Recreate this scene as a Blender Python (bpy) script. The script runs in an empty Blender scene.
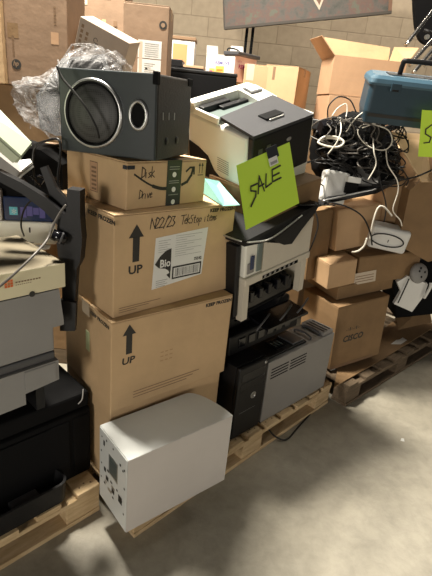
import bpy, bmesh, math, random
from mathutils import Vector, Matrix, Euler
random.seed(7)
C = bpy.context.scene.collection
PI = math.pi
R = math.radians

# ------------------------------------------------------------------ camera
CAM_H, PITCH, ROLL, FPX = 1.55, R(22), R(5.9), 460.0
F_ = Vector((0, math.cos(PITCH), -math.sin(PITCH)))
R0 = Vector((1, 0, 0)); U0 = R0.cross(F_)
R_ = R0*math.cos(ROLL) + U0*math.sin(ROLL)
U_ = -R0*math.sin(ROLL) + U0*math.cos(ROLL)
cd = bpy.data.cameras.new('camera'); cam = bpy.data.objects.new('camera', cd); C.objects.link(cam)
cam.matrix_world = Matrix(((R_.x, U_.x, -F_.x, 0), (R_.y, U_.y, -F_.y, 0), (R_.z, U_.z, -F_.z, CAM_H), (0, 0, 0, 1)))
cd.sensor_fit = 'VERTICAL'; cd.sensor_height = 24; cd.lens = 24*FPX/576; cd.clip_end = 60
bpy.context.scene.camera = cam
# measuring helper: a sight line meets a known distance from the camera (room depth) or a known height
def ray(x, y): return F_ + R_*((x-216)/FPX) - U_*((y-288)/FPX)
def at(x, y, dist):
    d = ray(x, y); return Vector((0, 0, CAM_H)) + d*(dist/d.y)
def atz(x, y, z):
    d = ray(x, y); return Vector((0, 0, CAM_H)) + d*((z-CAM_H)/d.z)

# ------------------------------------------------------------------ materials
def mat(name, col, rough=.6, metal=0, noise=0, nscale=8, bump=0, bscale=60, spec=.5, col2=None, trans=0, coat=0, stretch=None):
    m = bpy.data.materials.new(name); m.use_nodes = True
    nt = m.node_tree; b = nt.nodes['Principled BSDF']
    b.inputs['Base Color'].default_value = (*col, 1); b.inputs['Roughness'].default_value = rough
    b.inputs['Metallic'].default_value = metal; b.inputs['Specular IOR Level'].default_value = spec
    b.inputs['Transmission Weight'].default_value = trans; b.inputs['Coat Weight'].default_value = coat
    tc = nt.nodes.new('ShaderNodeTexCoord'); mp = nt.nodes.new('ShaderNodeMapping')
    nt.links.new(tc.outputs['Object'], mp.inputs[0])
    if stretch: mp.inputs['Scale'].default_value = stretch
    if noise or col2:
        n = nt.nodes.new('ShaderNodeTexNoise'); n.inputs['Scale'].default_value = nscale; n.inputs['Detail'].default_value = 6
        n.inputs['Roughness'].default_value = .65
        nt.links.new(mp.outputs[0], n.inputs['Vector'])
        r = nt.nodes.new('ShaderNodeValToRGB')
        c2 = col2 if col2 else tuple(c*(1-noise) for c in col)
        c1 = col if col2 else tuple(min(1, c*(1+noise*.6)) for c in col)
        r.color_ramp.elements[0].position = .32; r.color_ramp.elements[1].position = .68
        r.color_ramp.elements[0].color = (*c2, 1); r.color_ramp.elements[1].color = (*c1, 1)
        nt.links.new(n.outputs[0], r.inputs[0]); nt.links.new(r.outputs[0], b.inputs['Base Color'])
    if bump:
        n2 = nt.nodes.new('ShaderNodeTexNoise'); n2.inputs['Scale'].default_value = bscale; n2.inputs['Detail'].default_value = 4
        nt.links.new(mp.outputs[0], n2.inputs['Vector'])
        bp = nt.nodes.new('ShaderNodeBump'); bp.inputs['Strength'].default_value = bump; bp.inputs['Distance'].default_value = .01
        nt.links.new(n2.outputs[0], bp.inputs['Height']); nt.links.new(bp.outputs[0], b.inputs['Normal'])
    return m
M = {}
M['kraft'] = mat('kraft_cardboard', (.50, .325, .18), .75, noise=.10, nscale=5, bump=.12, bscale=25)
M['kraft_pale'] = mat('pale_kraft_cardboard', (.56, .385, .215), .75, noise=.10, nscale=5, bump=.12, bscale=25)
M['kraft_dark'] = mat('dark_kraft_cardboard', (.23, .14, .066), .8, noise=.16, nscale=6, bump=.2, bscale=20)  # brown also lowered to stand in for shade on the right stack
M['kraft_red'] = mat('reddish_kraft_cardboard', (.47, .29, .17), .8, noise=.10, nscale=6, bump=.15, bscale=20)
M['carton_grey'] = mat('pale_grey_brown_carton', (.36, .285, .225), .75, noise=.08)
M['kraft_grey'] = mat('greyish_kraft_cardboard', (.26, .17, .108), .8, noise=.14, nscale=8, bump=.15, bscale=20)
M['ink'] = mat('black_print', (.02, .018, .015), .6)
M['ink_soft'] = mat('faded_brown_print', (.20, .12, .065), .7)
M['ink_grey'] = mat('grey_print', (.30, .30, .30), .7)
M['paper'] = mat('white_paper', (.72, .72, .70), .55)
M['label_warm'] = mat('cream_label_paper', (.55, .46, .36), .6)
M['tape'] = mat('clear_packing_tape', (.47, .31, .165), .22)
M['tape_black'] = mat('black_tape', (.03, .032, .04), .3)
M['wood'] = mat('pine_wood', (.66, .50, .30), .75, col2=(.45, .31, .16), nscale=9, bump=.3, bscale=40, stretch=(1, 6, 6))
M['wood_old'] = mat('weathered_wood', (.17, .12, .075), .85, col2=(.09, .065, .04), nscale=9, bump=.4, bscale=40, stretch=(1, 6, 6))
M['wood_dark'] = mat('wood_knot', (.10, .055, .025), .8)
M['black'] = mat('black_plastic', (.008, .008, .009), .45, spec=.3, bump=.05, bscale=200)
M['black_gloss'] = mat('glossy_black_plastic', (.006, .006, .008), .18, spec=.4)
M['black_matte'] = mat('matte_black_plastic', (.005, .005, .0055), .8, spec=.12)
M['rubber'] = mat('black_cable_rubber', (.008, .0075, .0075), .45, spec=.35)
M['char'] = mat('charcoal_speaker_vinyl', (.020, .017, .016), .55, bump=.15, bscale=150)
M['slate'] = mat('slate_grey_baffle', (.028, .036, .039), .38, noise=.15, nscale=12)
M['silver'] = mat('satin_silver', (.5, .5, .5), .3, metal=.9)
M['chrome'] = mat('chrome_tube', (.80, .78, .75), .18, metal=1)
M['case'] = mat('white_painted_steel', (.66, .68, .67), .32, noise=.04, nscale=4)
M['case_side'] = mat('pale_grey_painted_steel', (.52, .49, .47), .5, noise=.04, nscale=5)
M['io'] = mat('grey_io_plate', (.16, .20, .19), .4, metal=.4)
M['beige'] = mat('beige_printer_plastic', (.58, .53, .44), .5, noise=.04, nscale=6)
M['cream'] = mat('cream_printer_plastic', (.80, .79, .71), .45, noise=.03, nscale=6)
M['grey'] = mat('grey_printer_plastic', (.25, .245, .24), .5, noise=.06, nscale=6)
M['grey_mid'] = mat('mid_grey_printer_plastic', (.040, .040, .044), .6, spec=.25)
M['grey_dark'] = mat('dark_grey_printer_plastic', (.06, .06, .065), .4)
M['grey_case'] = mat('silver_grey_case_steel', (.235, .225, .215), .5, noise=.05, nscale=5)
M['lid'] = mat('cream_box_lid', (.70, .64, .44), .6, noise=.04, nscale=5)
M['lid_top_shade'] = mat('shade_darkened_buff_lid', (.14, .115, .07), .65, noise=.10, nscale=6)  # buff darkened in colour to stand in for shade over the lid
M['mint'] = mat('pale_green_plastic', (.50, .56, .42), .5, noise=.06, nscale=9)
M['orange'] = mat('orange_print', (.75, .16, .03), .6)
M['carton_orange'] = mat('orange_carton', (.55, .25, .10), .6)
M['pink'] = mat('pink_carton_board', (.78, .55, .50), .6)
M['magenta'] = mat('magenta_print', (.50, .05, .18), .6)
M['violet'] = mat('violet_print', (.09, .08, .28), .6)
M['yellow_print'] = mat('yellow_print', (.82, .42, .08), .6)
M['white'] = mat('white_carton', (.62, .59, .56), .6)
M['neon'] = mat('yellow_green_paper', (.55, .80, .06), .6)
M['teal'] = mat('pale_turquoise_paper', (.16, .36, .33), .65, noise=.06, nscale=30)
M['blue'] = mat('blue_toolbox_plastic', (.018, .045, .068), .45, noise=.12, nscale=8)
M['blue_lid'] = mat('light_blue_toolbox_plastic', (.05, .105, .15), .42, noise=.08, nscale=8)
M['white_plastic'] = mat('white_plastic', (.68, .68, .66), .4)
M['white_cable'] = mat('white_cable_rubber', (.62, .58, .50), .45)
M['grey_cable'] = mat('grey_cable_rubber', (.10, .09, .08), .5)
M['screen'] = mat('dark_blue_sticker', (.015, .03, .09), .25)
M['cyan'] = mat('cyan_sticker', (.12, .50, .62), .4)
M['green_tag'] = mat('pale_green_sticker', (.58, .66, .38), .6)
M['lcd'] = mat('lcd_glass', (.30, .33, .30), .12)
M['steel'] = mat('bare_steel', (.45, .45, .43), .35, metal=.8)
M['mural_rail'] = mat('dark_mural_rail', (.05, .04, .03), .6)
M['pine_frame'] = mat('brown_wood_frame', (.16, .08, .045), .6)

def mesh_mat():
    m = mat('perforated_speaker_grille', (.02, .021, .022), .5)
    nt = m.node_tree; b = nt.nodes['Principled BSDF']
    tc = nt.nodes.new('ShaderNodeTexCoord'); v = nt.nodes.new('ShaderNodeTexVoronoi'); v.inputs['Scale'].default_value = 170
    v.inputs['Randomness'].default_value = .1
    r = nt.nodes.new('ShaderNodeValToRGB'); r.color_ramp.elements[0].position = .25; r.color_ramp.elements[1].position = .5
    r.color_ramp.elements[0].color = (.004, .004, .004, 1); r.color_ramp.elements[1].color = (.035, .035, .035, 1)
    nt.links.new(tc.outputs['Object'], v.inputs['Vector']); nt.links.new(v.outputs['Distance'], r.inputs[0]); nt.links.new(r.outputs[0], b.inputs['Base Color'])
    return m
M['grille'] = mesh_mat()

def film():
    m = mat('crumpled_clear_film', (.62, .61, .62), .16, trans=0)
    nt = m.node_tree; b = nt.nodes['Principled BSDF']; out = nt.nodes['Material Output']
    tc = nt.nodes.new('ShaderNodeTexCoord')
    n = nt.nodes.new('ShaderNodeTexNoise'); n.inputs['Scale'].default_value = 9; n.inputs['Detail'].default_value = 5; n.inputs['Distortion'].default_value = 1.5
    nt.links.new(tc.outputs['Object'], n.inputs['Vector'])
    n3 = nt.nodes.new('ShaderNodeTexNoise'); n3.inputs['Scale'].default_value = 13; n3.inputs['Detail'].default_value = 5; n3.inputs['Distortion'].default_value = 2.5
    nt.links.new(tc.outputs['Object'], n3.inputs['Vector'])
    bp = nt.nodes.new('ShaderNodeBump'); bp.inputs['Strength'].default_value = .9; bp.inputs['Distance'].default_value = .03
    nt.links.new(n3.outputs[0], bp.inputs['Height']); nt.links.new(bp.outputs[0], b.inputs['Normal'])
    tr = nt.nodes.new('ShaderNodeBsdfTransparent'); mx = nt.nodes.new('ShaderNodeMixShader')
    r = nt.nodes.new('ShaderNodeValToRGB'); r.color_ramp.elements[0].position = .38; r.color_ramp.elements[1].position = .66
    r.color_ramp.elements[0].color = (.05, .05, .05, 1); r.color_ramp.elements[1].color = (.42, .42, .42, 1)
    nt.links.new(n.outputs[0], r.inputs[0]); nt.links.new(r.outputs[0], mx.inputs[0])
    nt.links.new(tr.outputs[0], mx.inputs[1]); nt.links.new(b.outputs[0], mx.inputs[2]); nt.links.new(mx.outputs[0], out.inputs[0])
    return m
M['film'] = film()

def wall_mat():
    m = mat('painted_concrete_block', (.5, .42, .33), .85)
    nt = m.node_tree; b = nt.nodes['Principled BSDF']
    tc = nt.nodes.new('ShaderNodeTexCoord'); sp = nt.nodes.new('ShaderNodeSeparateXYZ'); cb = nt.nodes.new('ShaderNodeCombineXYZ')
    nt.links.new(tc.outputs['Object'], sp.inputs[0]); nt.links.new(sp.outputs[0], cb.inputs[0]); nt.links.new(sp.outputs[2], cb.inputs[1])
    br = nt.nodes.new('ShaderNodeTexBrick'); br.inputs['Scale'].default_value = 1
    br.inputs['Brick Width'].default_value = .406; br.inputs['Row Height'].default_value = .203; br.inputs['Mortar Size'].default_value = .007
    br.inputs['Mortar Smooth'].default_value = .5
    br.inputs['Color1'].default_value = (.47, .385, .28, 1); br.inputs['Color2'].default_value = (.41, .33, .24, 1); br.inputs['Mortar'].default_value = (.35, .28, .20, 1)
    nt.links.new(cb.outputs[0], br.inputs['Vector'])
    n = nt.nodes.new('ShaderNodeTexNoise'); n.inputs['Scale'].default_value = 14; n.inputs['Detail'].default_value = 6
    nt.links.new(tc.outputs['Object'], n.inputs['Vector'])
    mx = nt.nodes.new('ShaderNodeMixRGB'); mx.blend_type = 'MULTIPLY'; mx.inputs[0].default_value = .35
    nt.links.new(br.outputs[0], mx.inputs[1]); nt.links.new(n.outputs[0], mx.inputs[2]); nt.links.new(mx.outputs[0], b.inputs['Base Color'])
    bp = nt.nodes.new('ShaderNodeBump'); bp.inputs['Strength'].default_value = .4; bp.inputs['Distance'].default_value = .01; bp.invert = True
    nt.links.new(br.outputs['Fac'], bp.inputs['Height']); nt.links.new(bp.outputs[0], b.inputs['Normal'])
    return m
M['wall'] = wall_mat()

def floor_mat():
    m = mat('worn_concrete', (.3, .27, .22), .40)
    nt = m.node_tree; b = nt.nodes['Principled BSDF']
    tc = nt.nodes.new('ShaderNodeTexCoord')
    def nz(s, d, dist=0):
        n = nt.nodes.new('ShaderNodeTexNoise'); n.inputs['Scale'].default_value = s; n.inputs['Detail'].default_value = d; n.inputs['Distortion'].default_value = dist
        n.inputs['Roughness'].default_value = .65; nt.links.new(tc.outputs['Object'], n.inputs['Vector']); return n
    a = nz(1.6, 8, .6); c = nz(14, 8, .3); s = nz(60, 3)
    r = nt.nodes.new('ShaderNodeValToRGB'); r.color_ramp.elements[0].position = .35; r.color_ramp.elements[1].position = .68
    r.color_ramp.elements[0].color = (.30, .275, .22, 1); r.color_ramp.elements[1].color = (.39, .36, .295, 1)
    nt.links.new(a.outputs[0], r.inputs[0])
    r2 = nt.nodes.new('ShaderNodeValToRGB'); r2.color_ramp.elements[0].position = .33; r2.color_ramp.elements[1].position = .6
    r2.color_ramp.elements[0].color = (.80, .80, .80, 1); r2.color_ramp.elements[1].color = (1, 1, 1, 1)
    nt.links.new(c.outputs[0], r2.inputs[0])
    mx = nt.nodes.new('ShaderNodeMixRGB'); mx.blend_type = 'MULTIPLY'; mx.inputs[0].default_value = 1
    nt.links.new(r.outputs[0], mx.inputs[1]); nt.links.new(r2.outputs[0], mx.inputs[2]); nt.links.new(mx.outputs[0], b.inputs['Base Color'])
    bp = nt.nodes.new('ShaderNodeBump'); bp.inputs['Strength'].default_value = .12; bp.inputs['Distance'].default_value = .01
    nt.links.new(s.outputs[0], bp.inputs['Height']); nt.links.new(bp.outputs[0], b.inputs['Normal'])
    return m
M['floor'] = floor_mat()

def mural_mat():
    m = mat('mottled_mural_paint', (.1, .1, .08), .6)
    nt = m.node_tree; b = nt.nodes['Principled BSDF']
    tc = nt.nodes.new('ShaderNodeTexCoord'); n = nt.nodes.new('ShaderNodeTexNoise'); n.inputs['Scale'].default_value = 7; n.inputs['Detail'].default_value = 8
    n.inputs['Roughness'].default_value = .7
    nt.links.new(tc.outputs['Object'], n.inputs['Vector'])
    r = nt.nodes.new('ShaderNodeValToRGB'); e = r.color_ramp.elements
    e[0].position = .30; e[0].color = (.03, .04, .03, 1); e[1].position = .72; e[1].color = (.11, .10, .08, 1)
    x = e.new(.45); x.color = (.09, .08, .07, 1); x = e.new(.55); x.color = (.13, .07, .055, 1); x = e.new(.62); x.color = (.10, .11, .08, 1)
    nt.links.new(n.outputs[0], r.inputs[0]); nt.links.new(r.outputs[0], b.inputs['Base Color'])
    return m
M['mural'] = mural_mat()

# ------------------------------------------------------------------ mesh builder
class MB:
    def __init__(s): s.v = []; s.f = []; s.m = []; s.sm = []
    def add(s, verts, faces, m, smooth=False, T=None):
        o = len(s.v)
        for p in verts:
            p = Vector(p); s.v.append(T @ p if T else p)
        for f in faces: s.f.append([o+i for i in f]); s.m.append(m); s.sm.append(smooth)
        return s
    def bm(s, b, m, smooth=False, T=None):
        b.verts.index_update()
        s.add([v.co.copy() for v in b.verts], [[v.index for v in f.verts] for f in b.faces], m, smooth, T); b.free(); return s
    def box(s, lo, hi, m, bev=0, T=None, seg=2, face_m=None):
        b = bmesh.new(); bmesh.ops.create_cube(b, size=1)
        lo = Vector(lo); hi = Vector(hi); c = (lo+hi)/2; d = hi-lo
        for v in b.verts: v.co = Vector((v.co.x*d.x+c.x, v.co.y*d.y+c.y, v.co.z*d.z+c.z))
        if bev: bmesh.ops.bevel(b, geom=list(b.edges), offset=bev, segments=seg, affect='EDGES', profile=.5)
        b.normal_update(); b.verts.index_update(); o = len(s.v)
        for v in b.verts: s.v.append(T @ v.co if T else v.co.copy())
        for f in b.faces:
            s.f.append([o+v.index for v in f.verts]); s.sm.append(False)
            mm = m
            if face_m:
                n = f.normal
                for k, (ax, sg) in {'-x': (0, -1), '+x': (0, 1), '-y': (1, -1), '+y': (1, 1), '-z': (2, -1), '+z': (2, 1)}.items():
                    if k in face_m and n[ax]*sg > .8: mm = face_m[k]
            s.m.append(mm)
        b.free(); return s
    def prism(s, pts, d, m, T=None):      # polygon (3D points, ccw) swept by vector d
        n = len(pts); P = [Vector(p) for p in pts]; Q = [p+Vector(d) for p in P]
        nn = (P[1]-P[0]).cross(P[2]-P[1])
        fs = [list(range(n))[::-1], list(range(n, 2*n))] + [[i, (i+1) % n, n+(i+1) % n, n+i] for i in range(n)]
        if nn.dot(Vector(d)) < 0: fs = [f[::-1] for f in fs]
        return s.add(P+Q, fs, m, False, T)
    def slab(s, pts, t, m):               # a flat sheet of thickness t behind its polygon
        P = [Vector(p) for p in pts]; n = (P[1]-P[0]).cross(P[2]-P[0]).normalized()
        return s.prism(P, n*(-t), m)
    def tube(s, pts, r, m, seg=8, smooth=True, T=None, sub=6, closed=False, taper=None):
        P = [Vector(p) for p in pts]
        if sub > 1 and len(P) > 2: P = catmull(P, sub, closed)
        n = len(P); vs = []; fs = []
        t0 = (P[1]-P[0]).normalized(); up = Vector((0, 0, 1)) if abs(t0.z) < .9 else Vector((1, 0, 0))
        a = t0.cross(up).normalized()
        for i, p in enumerate(P):
            if closed: t = (P[(i+1) % n]-P[i-1]).normalized()
            else: t = (P[min(i+1, n-1)]-P[max(i-1, 0)]).normalized()
            a = (a - t*a.dot(t)).normalized(); b = t.cross(a); rr = r if taper is None else r*(1+(taper-1)*i/(n-1))
            for k in range(seg):
                th = 2*PI*k/seg; vs.append(p + a*rr*math.cos(th) + b*rr*math.sin(th))
        for i in range(n if closed else n-1):
            j = (i+1) % n
            for k in range(seg): fs.append([i*seg+k, i*seg+(k+1) % seg, j*seg+(k+1) % seg, j*seg+k])
        if not closed: fs += [list(range(seg))[::-1], list(range((n-1)*seg, n*seg))]
        return s.add(vs, fs, m, smooth, T)
    def lathe(s, prof, m, seg=40, T=None, smooth=True, cap=True):   # profile (radius, height) about +z
        vs = []; fs = []; n = len(prof)
        for (r, z) in prof:
            for k in range(seg): th = 2*PI*k/seg; vs.append((r*math.cos(th), r*math.sin(th), z))
        for i in range(n-1):
            for k in range(seg): fs.append([i*seg+k, i*seg+(k+1) % seg, (i+1)*seg+(k+1) % seg, (i+1)*seg+k])
        s.add(vs, fs, m, smooth, T); o = len(s.v)-len(vs)
        if cap and prof[0][0] > 1e-6: s.f.append([o+k for k in range(seg)][::-1]); s.m.append(m); s.sm.append(False)
        if cap and prof[-1][0] > 1e-6: s.f.append([o+(n-1)*seg+k for k in range(seg)]); s.m.append(m); s.sm.append(False)
        return s
    def quad(s, o, r, u, w, h, m, lift=.0006):            # printed patch on a face; r right, u up
        o = Vector(o); r = Vector(r).normalized(); u = Vector(u).normalized(); n = r.cross(u)
        o = o + n*lift
        return s.add([o, o+r*w, o+r*w+u*h, o+u*h], [[0, 1, 2, 3]], m)
    def ppoly(s, o, r, u, pts, m, lift=.0006):
        o = Vector(o); r = Vector(r).normalized(); u = Vector(u).normalized(); n = r.cross(u)
        A = sum(pts[i][0]*pts[(i+1) % len(pts)][1]-pts[(i+1) % len(pts)][0]*pts[i][1] for i in range(len(pts)))
        if A < 0: pts = pts[::-1]
        return s.add([o+r*x+u*y+n*lift for x, y in pts], [list(range(len(pts)))], m)
    def strokes(s, o, r, u, lines, w, m, lift=.0008, sc=1):  # hand lettering as inked ribbons
        o = Vector(o); r = Vector(r).normalized(); u = Vector(u).normalized(); n = r.cross(u)
        for L in lines:
            for i in range(len(L)-1):
                a = Vector(L[i])*sc; b = Vector(L[i+1])*sc; d = b-a
                if d.length < 1e-6: continue
                d = d.normalized(); a = a-d*w*.4; b = b+d*w*.4; q = Vector((-d.y, d.x))*w/2
                P = [a-q, b-q, b+q, a+q]
                s.add([o+r*p.x+u*p.y+n*(lift+i*.00002) for p in P], [[0, 1, 2, 3]], m)
        return s
    def text(s, o, r, u, txt, h, m, width=None, bold=0, lift=.0007, shear=0):
        c = bpy.data.curves.new('t', 'FONT'); c.body = txt; c.size = 1; c.offset = bold; c.shear = shear; c.resolution_u = 2
        ob = bpy.data.objects.new('t', c); C.objects.link(ob)
        dg = bpy.context.evaluated_depsgraph_get(); me = bpy.data.meshes.new_from_object(ob.evaluated_get(dg))
        xs = [v.co.x for v in me.vertices]; ys = [v.co.y for v in me.vertices]
        if xs:
            x0, x1, y0, y1 = min(xs), max(xs), min(ys), max(ys)
            sy = h/(y1-y0); sx = (width/(x1-x0)) if width else sy
            o = Vector(o); r = Vector(r).normalized(); uu = Vector(u).normalized(); n = r.cross(uu)
            s.add([o+r*(v.co.x-x0)*sx+uu*(v.co.y-y0)*sy+n*lift for v in me.vertices], [list(p.vertices) for p in me.polygons], m)
        bpy.data.objects.remove(ob); bpy.data.curves.remove(c); bpy.data.meshes.remove(me)
        return s
    def build(s, name, parent=None, **k):
        me = bpy.data.meshes.new(name); me.from_pydata([tuple(v) for v in s.v], [], s.f)
        keys = []
        for x in s.m:
            if x not in keys: keys.append(x)
        for x in keys: me.materials.append(M[x])
        for p, x, q in zip(me.polygons, s.m, s.sm): p.material_index = keys.index(x); p.use_smooth = q
        me.update()
        ob = bpy.data.objects.new(name, me); C.objects.link(ob)
        if parent: ob.parent = parent
        for a, b in k.items(): ob[a] = b
        return ob
def catmull(P, sub, closed=False):
    out = []; n = len(P)
    for i in range(n if closed else n-1):
        if closed: a, b, c, d = P[i-1], P[i], P[(i+1) % n], P[(i+2) % n]
        else: a, b, c, d = P[max(i-1, 0)], P[i], P[i+1], P[min(i+2, n-1)]
        for k in range(sub):
            t = k/sub
            out.append(.5*((2*b)+(c-a)*t+(2*a-5*b+4*c-d)*t*t+(3*b-a-3*c+d)*t**3))
    if not closed: out.append(P[-1])
    return out
def tag(o, label, cat, group=None):
    o['label'] = label; o['category'] = cat
    if group: o['group'] = group
    return o
def frame(yaw, tx=0, ty=0):
    return Matrix.Rotation(R(yaw), 4, 'Z') @ Matrix.Rotation(R(tx), 4, 'X') @ Matrix.Rotation(R(ty), 4, 'Y')
def thing(name, label, cat, loc, yaw=0, tx=0, ty=0, group=None):
    o = bpy.data.objects.new(name, None); C.objects.link(o); o.empty_display_size = .1
    o.location = loc; o.rotation_euler = frame(yaw, tx, ty).to_euler()
    return tag(o, label, cat, group)
FX, UZ = (1, 0, 0), (0, 0, 1)            # front face: right, up
LX = (0, -1, 0)                          # left face: right, up = z

# ------------------------------------------------------------------ setting
b = MB(); b.box((-6, -2.5, -.1), (7, 6.6, 0), 'floor'); o = b.build('floor', kind='structure')
b = MB(); b.box((-6, 0, 0), (7, .2, 4.2), 'wall'); o = b.build('wall_back', kind='structure'); o.location = (0, 6.1, 0); o.rotation_euler = (0, 0, R(2))

# ------------------------------------------------------------------ pallets
def pallet(label, loc, yaw, L, D, wood, nboard=8, gaps=None):
    t = thing('wooden_pallet', label, 'pallet', loc, yaw, group=None)
    for y in (0, D/2-.05, D-.1):
        m = MB(); m.box((0, y, 0), (L, y+.1, .02), wood, .003); m.build('bottom_board', t)
    for x in (0, L/2-.07, L-.14):
        for y in (0, D/2-.05, D-.1):
            m = MB(); m.box((x, y+.004, .0201), (x+.14, y+.096, .0985), wood, .003); m.build('block', t)
    for y in (0, D/2-.05, D-.1):
        m = MB(); m.box((0, y+.002, .0986), (L, y+.098, .1185), wood, .003); m.build('stringer_board', t)
    w = .095 if nboard > 6 else .13
    rng = random.Random(int(L*100))
    for i in range(nboard):
        x = i*(L-w)/(nboard-1); j = rng.uniform(-.012, .004) if 0 < i < nboard-1 else 0
        m = MB(); m.box((x, j, .1186), (x+w, D+j, .1386), wood, .003)
        for k in range(3): m.lathe([(.0035, 0), (.0035, .0006)], 'wood_dark', 8, Matrix.Translation((x+w*(.25+.25*k), j+.03+.01*(k % 2), .1388)))
        m.build('top_board', t)
    return t
pallet('pale pine pallet under the tall brown boxes, the black tower and the silver-grey case', (-.21, 1.243, 0), 47.4, 1.363, .85, 'wood', 11)
YL = 47.4; dL = Vector((math.cos(R(YL)), math.sin(R(YL)), 0))
pallet('pine pallet at the lower left corner under black and grey equipment', Vector((-.37, 1.355, 0))-dL*1.2, YL, 1.2, 1.0, 'wood', 8)
pallet('dark weathered pallet at right under the flattened brown boxes', (.808, 2.224, 0), 43.9, 1.3, .62, 'wood_old', 8)

# ------------------------------------------------------------------ cardboard boxes
def carton(name, label, loc, rot, dims, m='kraft', group=None, cat='cardboard box', tape=True, prints=None, flaps=True, tape_front=.05):
    t = thing(name, label, cat, loc, *rot, group=group); w, d, h = dims; e = .004
    mb = MB(); mb.box((0, 0, 0), (w, d, h-e*1.2), m, .0035)
    if prints: prints(mb, w, d, h)
    mb.build('box_body', t)
    if flaps:
        for y0, y1 in ((.001, d/2-.002), (d/2+.002, d-.001)):
            f = MB(); f.box((.001, y0, h-e), (w-.001, y1, h), m, .001); f.build('top_flap', t)
    if tape:
        f = MB(); f.box((.001, d/2-.03, h+.0002), (w-.001, d/2+.03, h+.0008), 'tape')
        f.box((-.0008, d/2-.03, h-tape_front), (-.0002, d/2+.03, h+.0006), 'tape'); f.box((w+.0002, d/2-.03, h-tape_front), (w+.0008, d/2+.03, h+.0006), 'tape')
        f.build('packing_tape', t)
    return t
def up_arrow(mb, x, z, s, m='ink'):     # arrow standing over the word UP
    mb.ppoly((x, 0, z), FX, UZ, [(-.013*s, 0), (.013*s, 0), (.013*s, .085*s), (-.013*s, .085*s)], m)
    mb.ppoly((x, 0, z), FX, UZ, [(-.029*s, .083*s), (.029*s, .083*s), (0, .127*s)], m)
HAND = {  # simple hand-written capitals and small letters on a unit body
 'N': [[(0, 0), (.05, 1), (.5, .05), (.6, 1)]], '2': [[(0, .8), (.2, 1), (.45, .8), (.35, .5), (0, 0), (.5, .05)]], '/': [[(0, -.1), (.45, 1.1)]],
 '3': [[(0, .95), (.35, .95), (.15, .6), (.4, .35), (.2, .02), (0, .1)]], 'T': [[(0, .95), (.7, 1)], [(.35, 1), (.3, 0)]],
 'e': [[(.05, .3), (.35, .4), (.25, .6), (.05, .4), (.1, .05), (.4, .1)]], 'k': [[(.05, 1), (.02, 0)], [(.35, .6), (.03, .3), (.4, 0)]],
 'S': [[(.4, .9), (.1, .85), (.1, .6), (.4, .35), (.3, .02), (0, .05)]], 't': [[(.15, .8), (.12, .05), (.3, 0)], [(0, .55), (.3, .6)]],
 'o': [[(.2, .55), (.02, .3), (.15, 0), (.35, .2), (.2, .55)]], 'p': [[(.1, .5), (.05, -.4)], [(.1, .45), (.35, .45), (.3, .1), (.1, .1)]],
 'i': [[(.1, .5), (.1, 0)]], 'm': [[(.02, 0), (.06, .5), (.2, .45), (.2, .05), (.3, .48), (.42, .4), (.42, 0)]], 's': [[(.3, .5), (.05, .4), (.3, .15), (.02, 0)]],
 'D': [[(.1, 0), (.1, 1), (.5, .75), (.45, .2), (.05, 0)]], 'r': [[(.05, .5), (.05, 0)], [(.05, .3), (.3, .55)]], 'v': [[(0, .5), (.15, 0), (.35, .55)]],
 'A': [[(0, 0), (.25, 1), (.45, 0)], [(.1, .4), (.4, .45)]], 'L': [[(.08, 1), (0, .02), (.45, .12)]], 'E': [[(.45, 1), (.05, .95), (0, .02), (.45, .1)], [(.03, .5), (.38, .55)]], ' ': []}
def hand(mb, o, r, u, txt, h, m, w, adv=.62, sl=0):
    x = 0
    for ch in txt:
        g = HAND.get(ch, [])
        mb.strokes(o, r, u, [[((px+x+sl*py)*h, py*h) for px, py in L] for L in g], w, m)
        x += adv*(1 if ch.isupper() or ch.isdigit() else .75)
    return x*h
LX2 = Vector(LX)
def print_a(mb, w, d, h):
    mb.text((w-.13, 0, h-.024), FX, UZ, 'KEEP FROZEN', .014, 'ink', .125, .05)
    mb.text((0, .162, h-.032), LX, UZ, 'KEEP FROZEN', .016, 'ink', .17, .05)
    up_arrow(mb, .083, h-.163, 1.0); mb.text((.056, 0, h-.205), FX, UZ, 'UP', .03, 'ink', .055, .03)
    hand(mb, (.135, 0, h-.058), FX, UZ, 'N22/23', .036, 'ink', .003, .5, .1)
    hand(mb, (.26, 0, h-.055), FX, UZ, 'TekStop items', .032, 'ink', .0026, .52, .1)
    for k in range(3): mb.quad((.022, 0, .030-k*.008), FX, UZ, .17-.05*k, .0022, 'ink_soft')
def print_b(mb, w, d, h):
    mb.text((w-.135, 0, h-.028), FX, UZ, 'KEEP FROZEN', .015, 'ink', .13, .05)
    mb.text((0, .155, h-.032), LX, UZ, 'KEEP FROZEN', .015, 'ink', .14, .05)
    up_arrow(mb, .068, h-.135, .9); mb.text((.042, 0, h-.175), FX, UZ, 'UP', .028, 'ink', .052, .03, shear=.1)
    for k in range(3): mb.quad((.09, 0, .055-k*.012), FX, UZ, .30-.03*k, .003, 'ink_soft')
    for k in range(9): mb.quad((.20+.02*(k % 3), 0, .15+.018*(k//3)), FX, UZ, .013, .005, 'tape')
def print_c(mb, w, d, h):
    for k in range(2): mb.quad((.02, 0, h-.05-k*.009), FX, UZ, .17, .003, 'ink_soft')
carton('cardboard_box', 'brown cardboard box at the bottom of the tall stack behind the white case', (-.332, 1.352, .1387), (42, 0, 0), (.52, .38, .352), 'kraft_pale', prints=print_c)
t = carton('cardboard_box', 'brown UP box with blank front, resting between the labelled box and the white case', (-.328, 1.336, .492), (41.3, 0, 0), (.530, .387, .357), 'kraft_pale', prints=print_b)
m = MB(); m.box((-.0012, .165, .165), (-.0003, .195, .245), 'green_tag'); m.build('sticker', t, label='pale green torn sticker')
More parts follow.
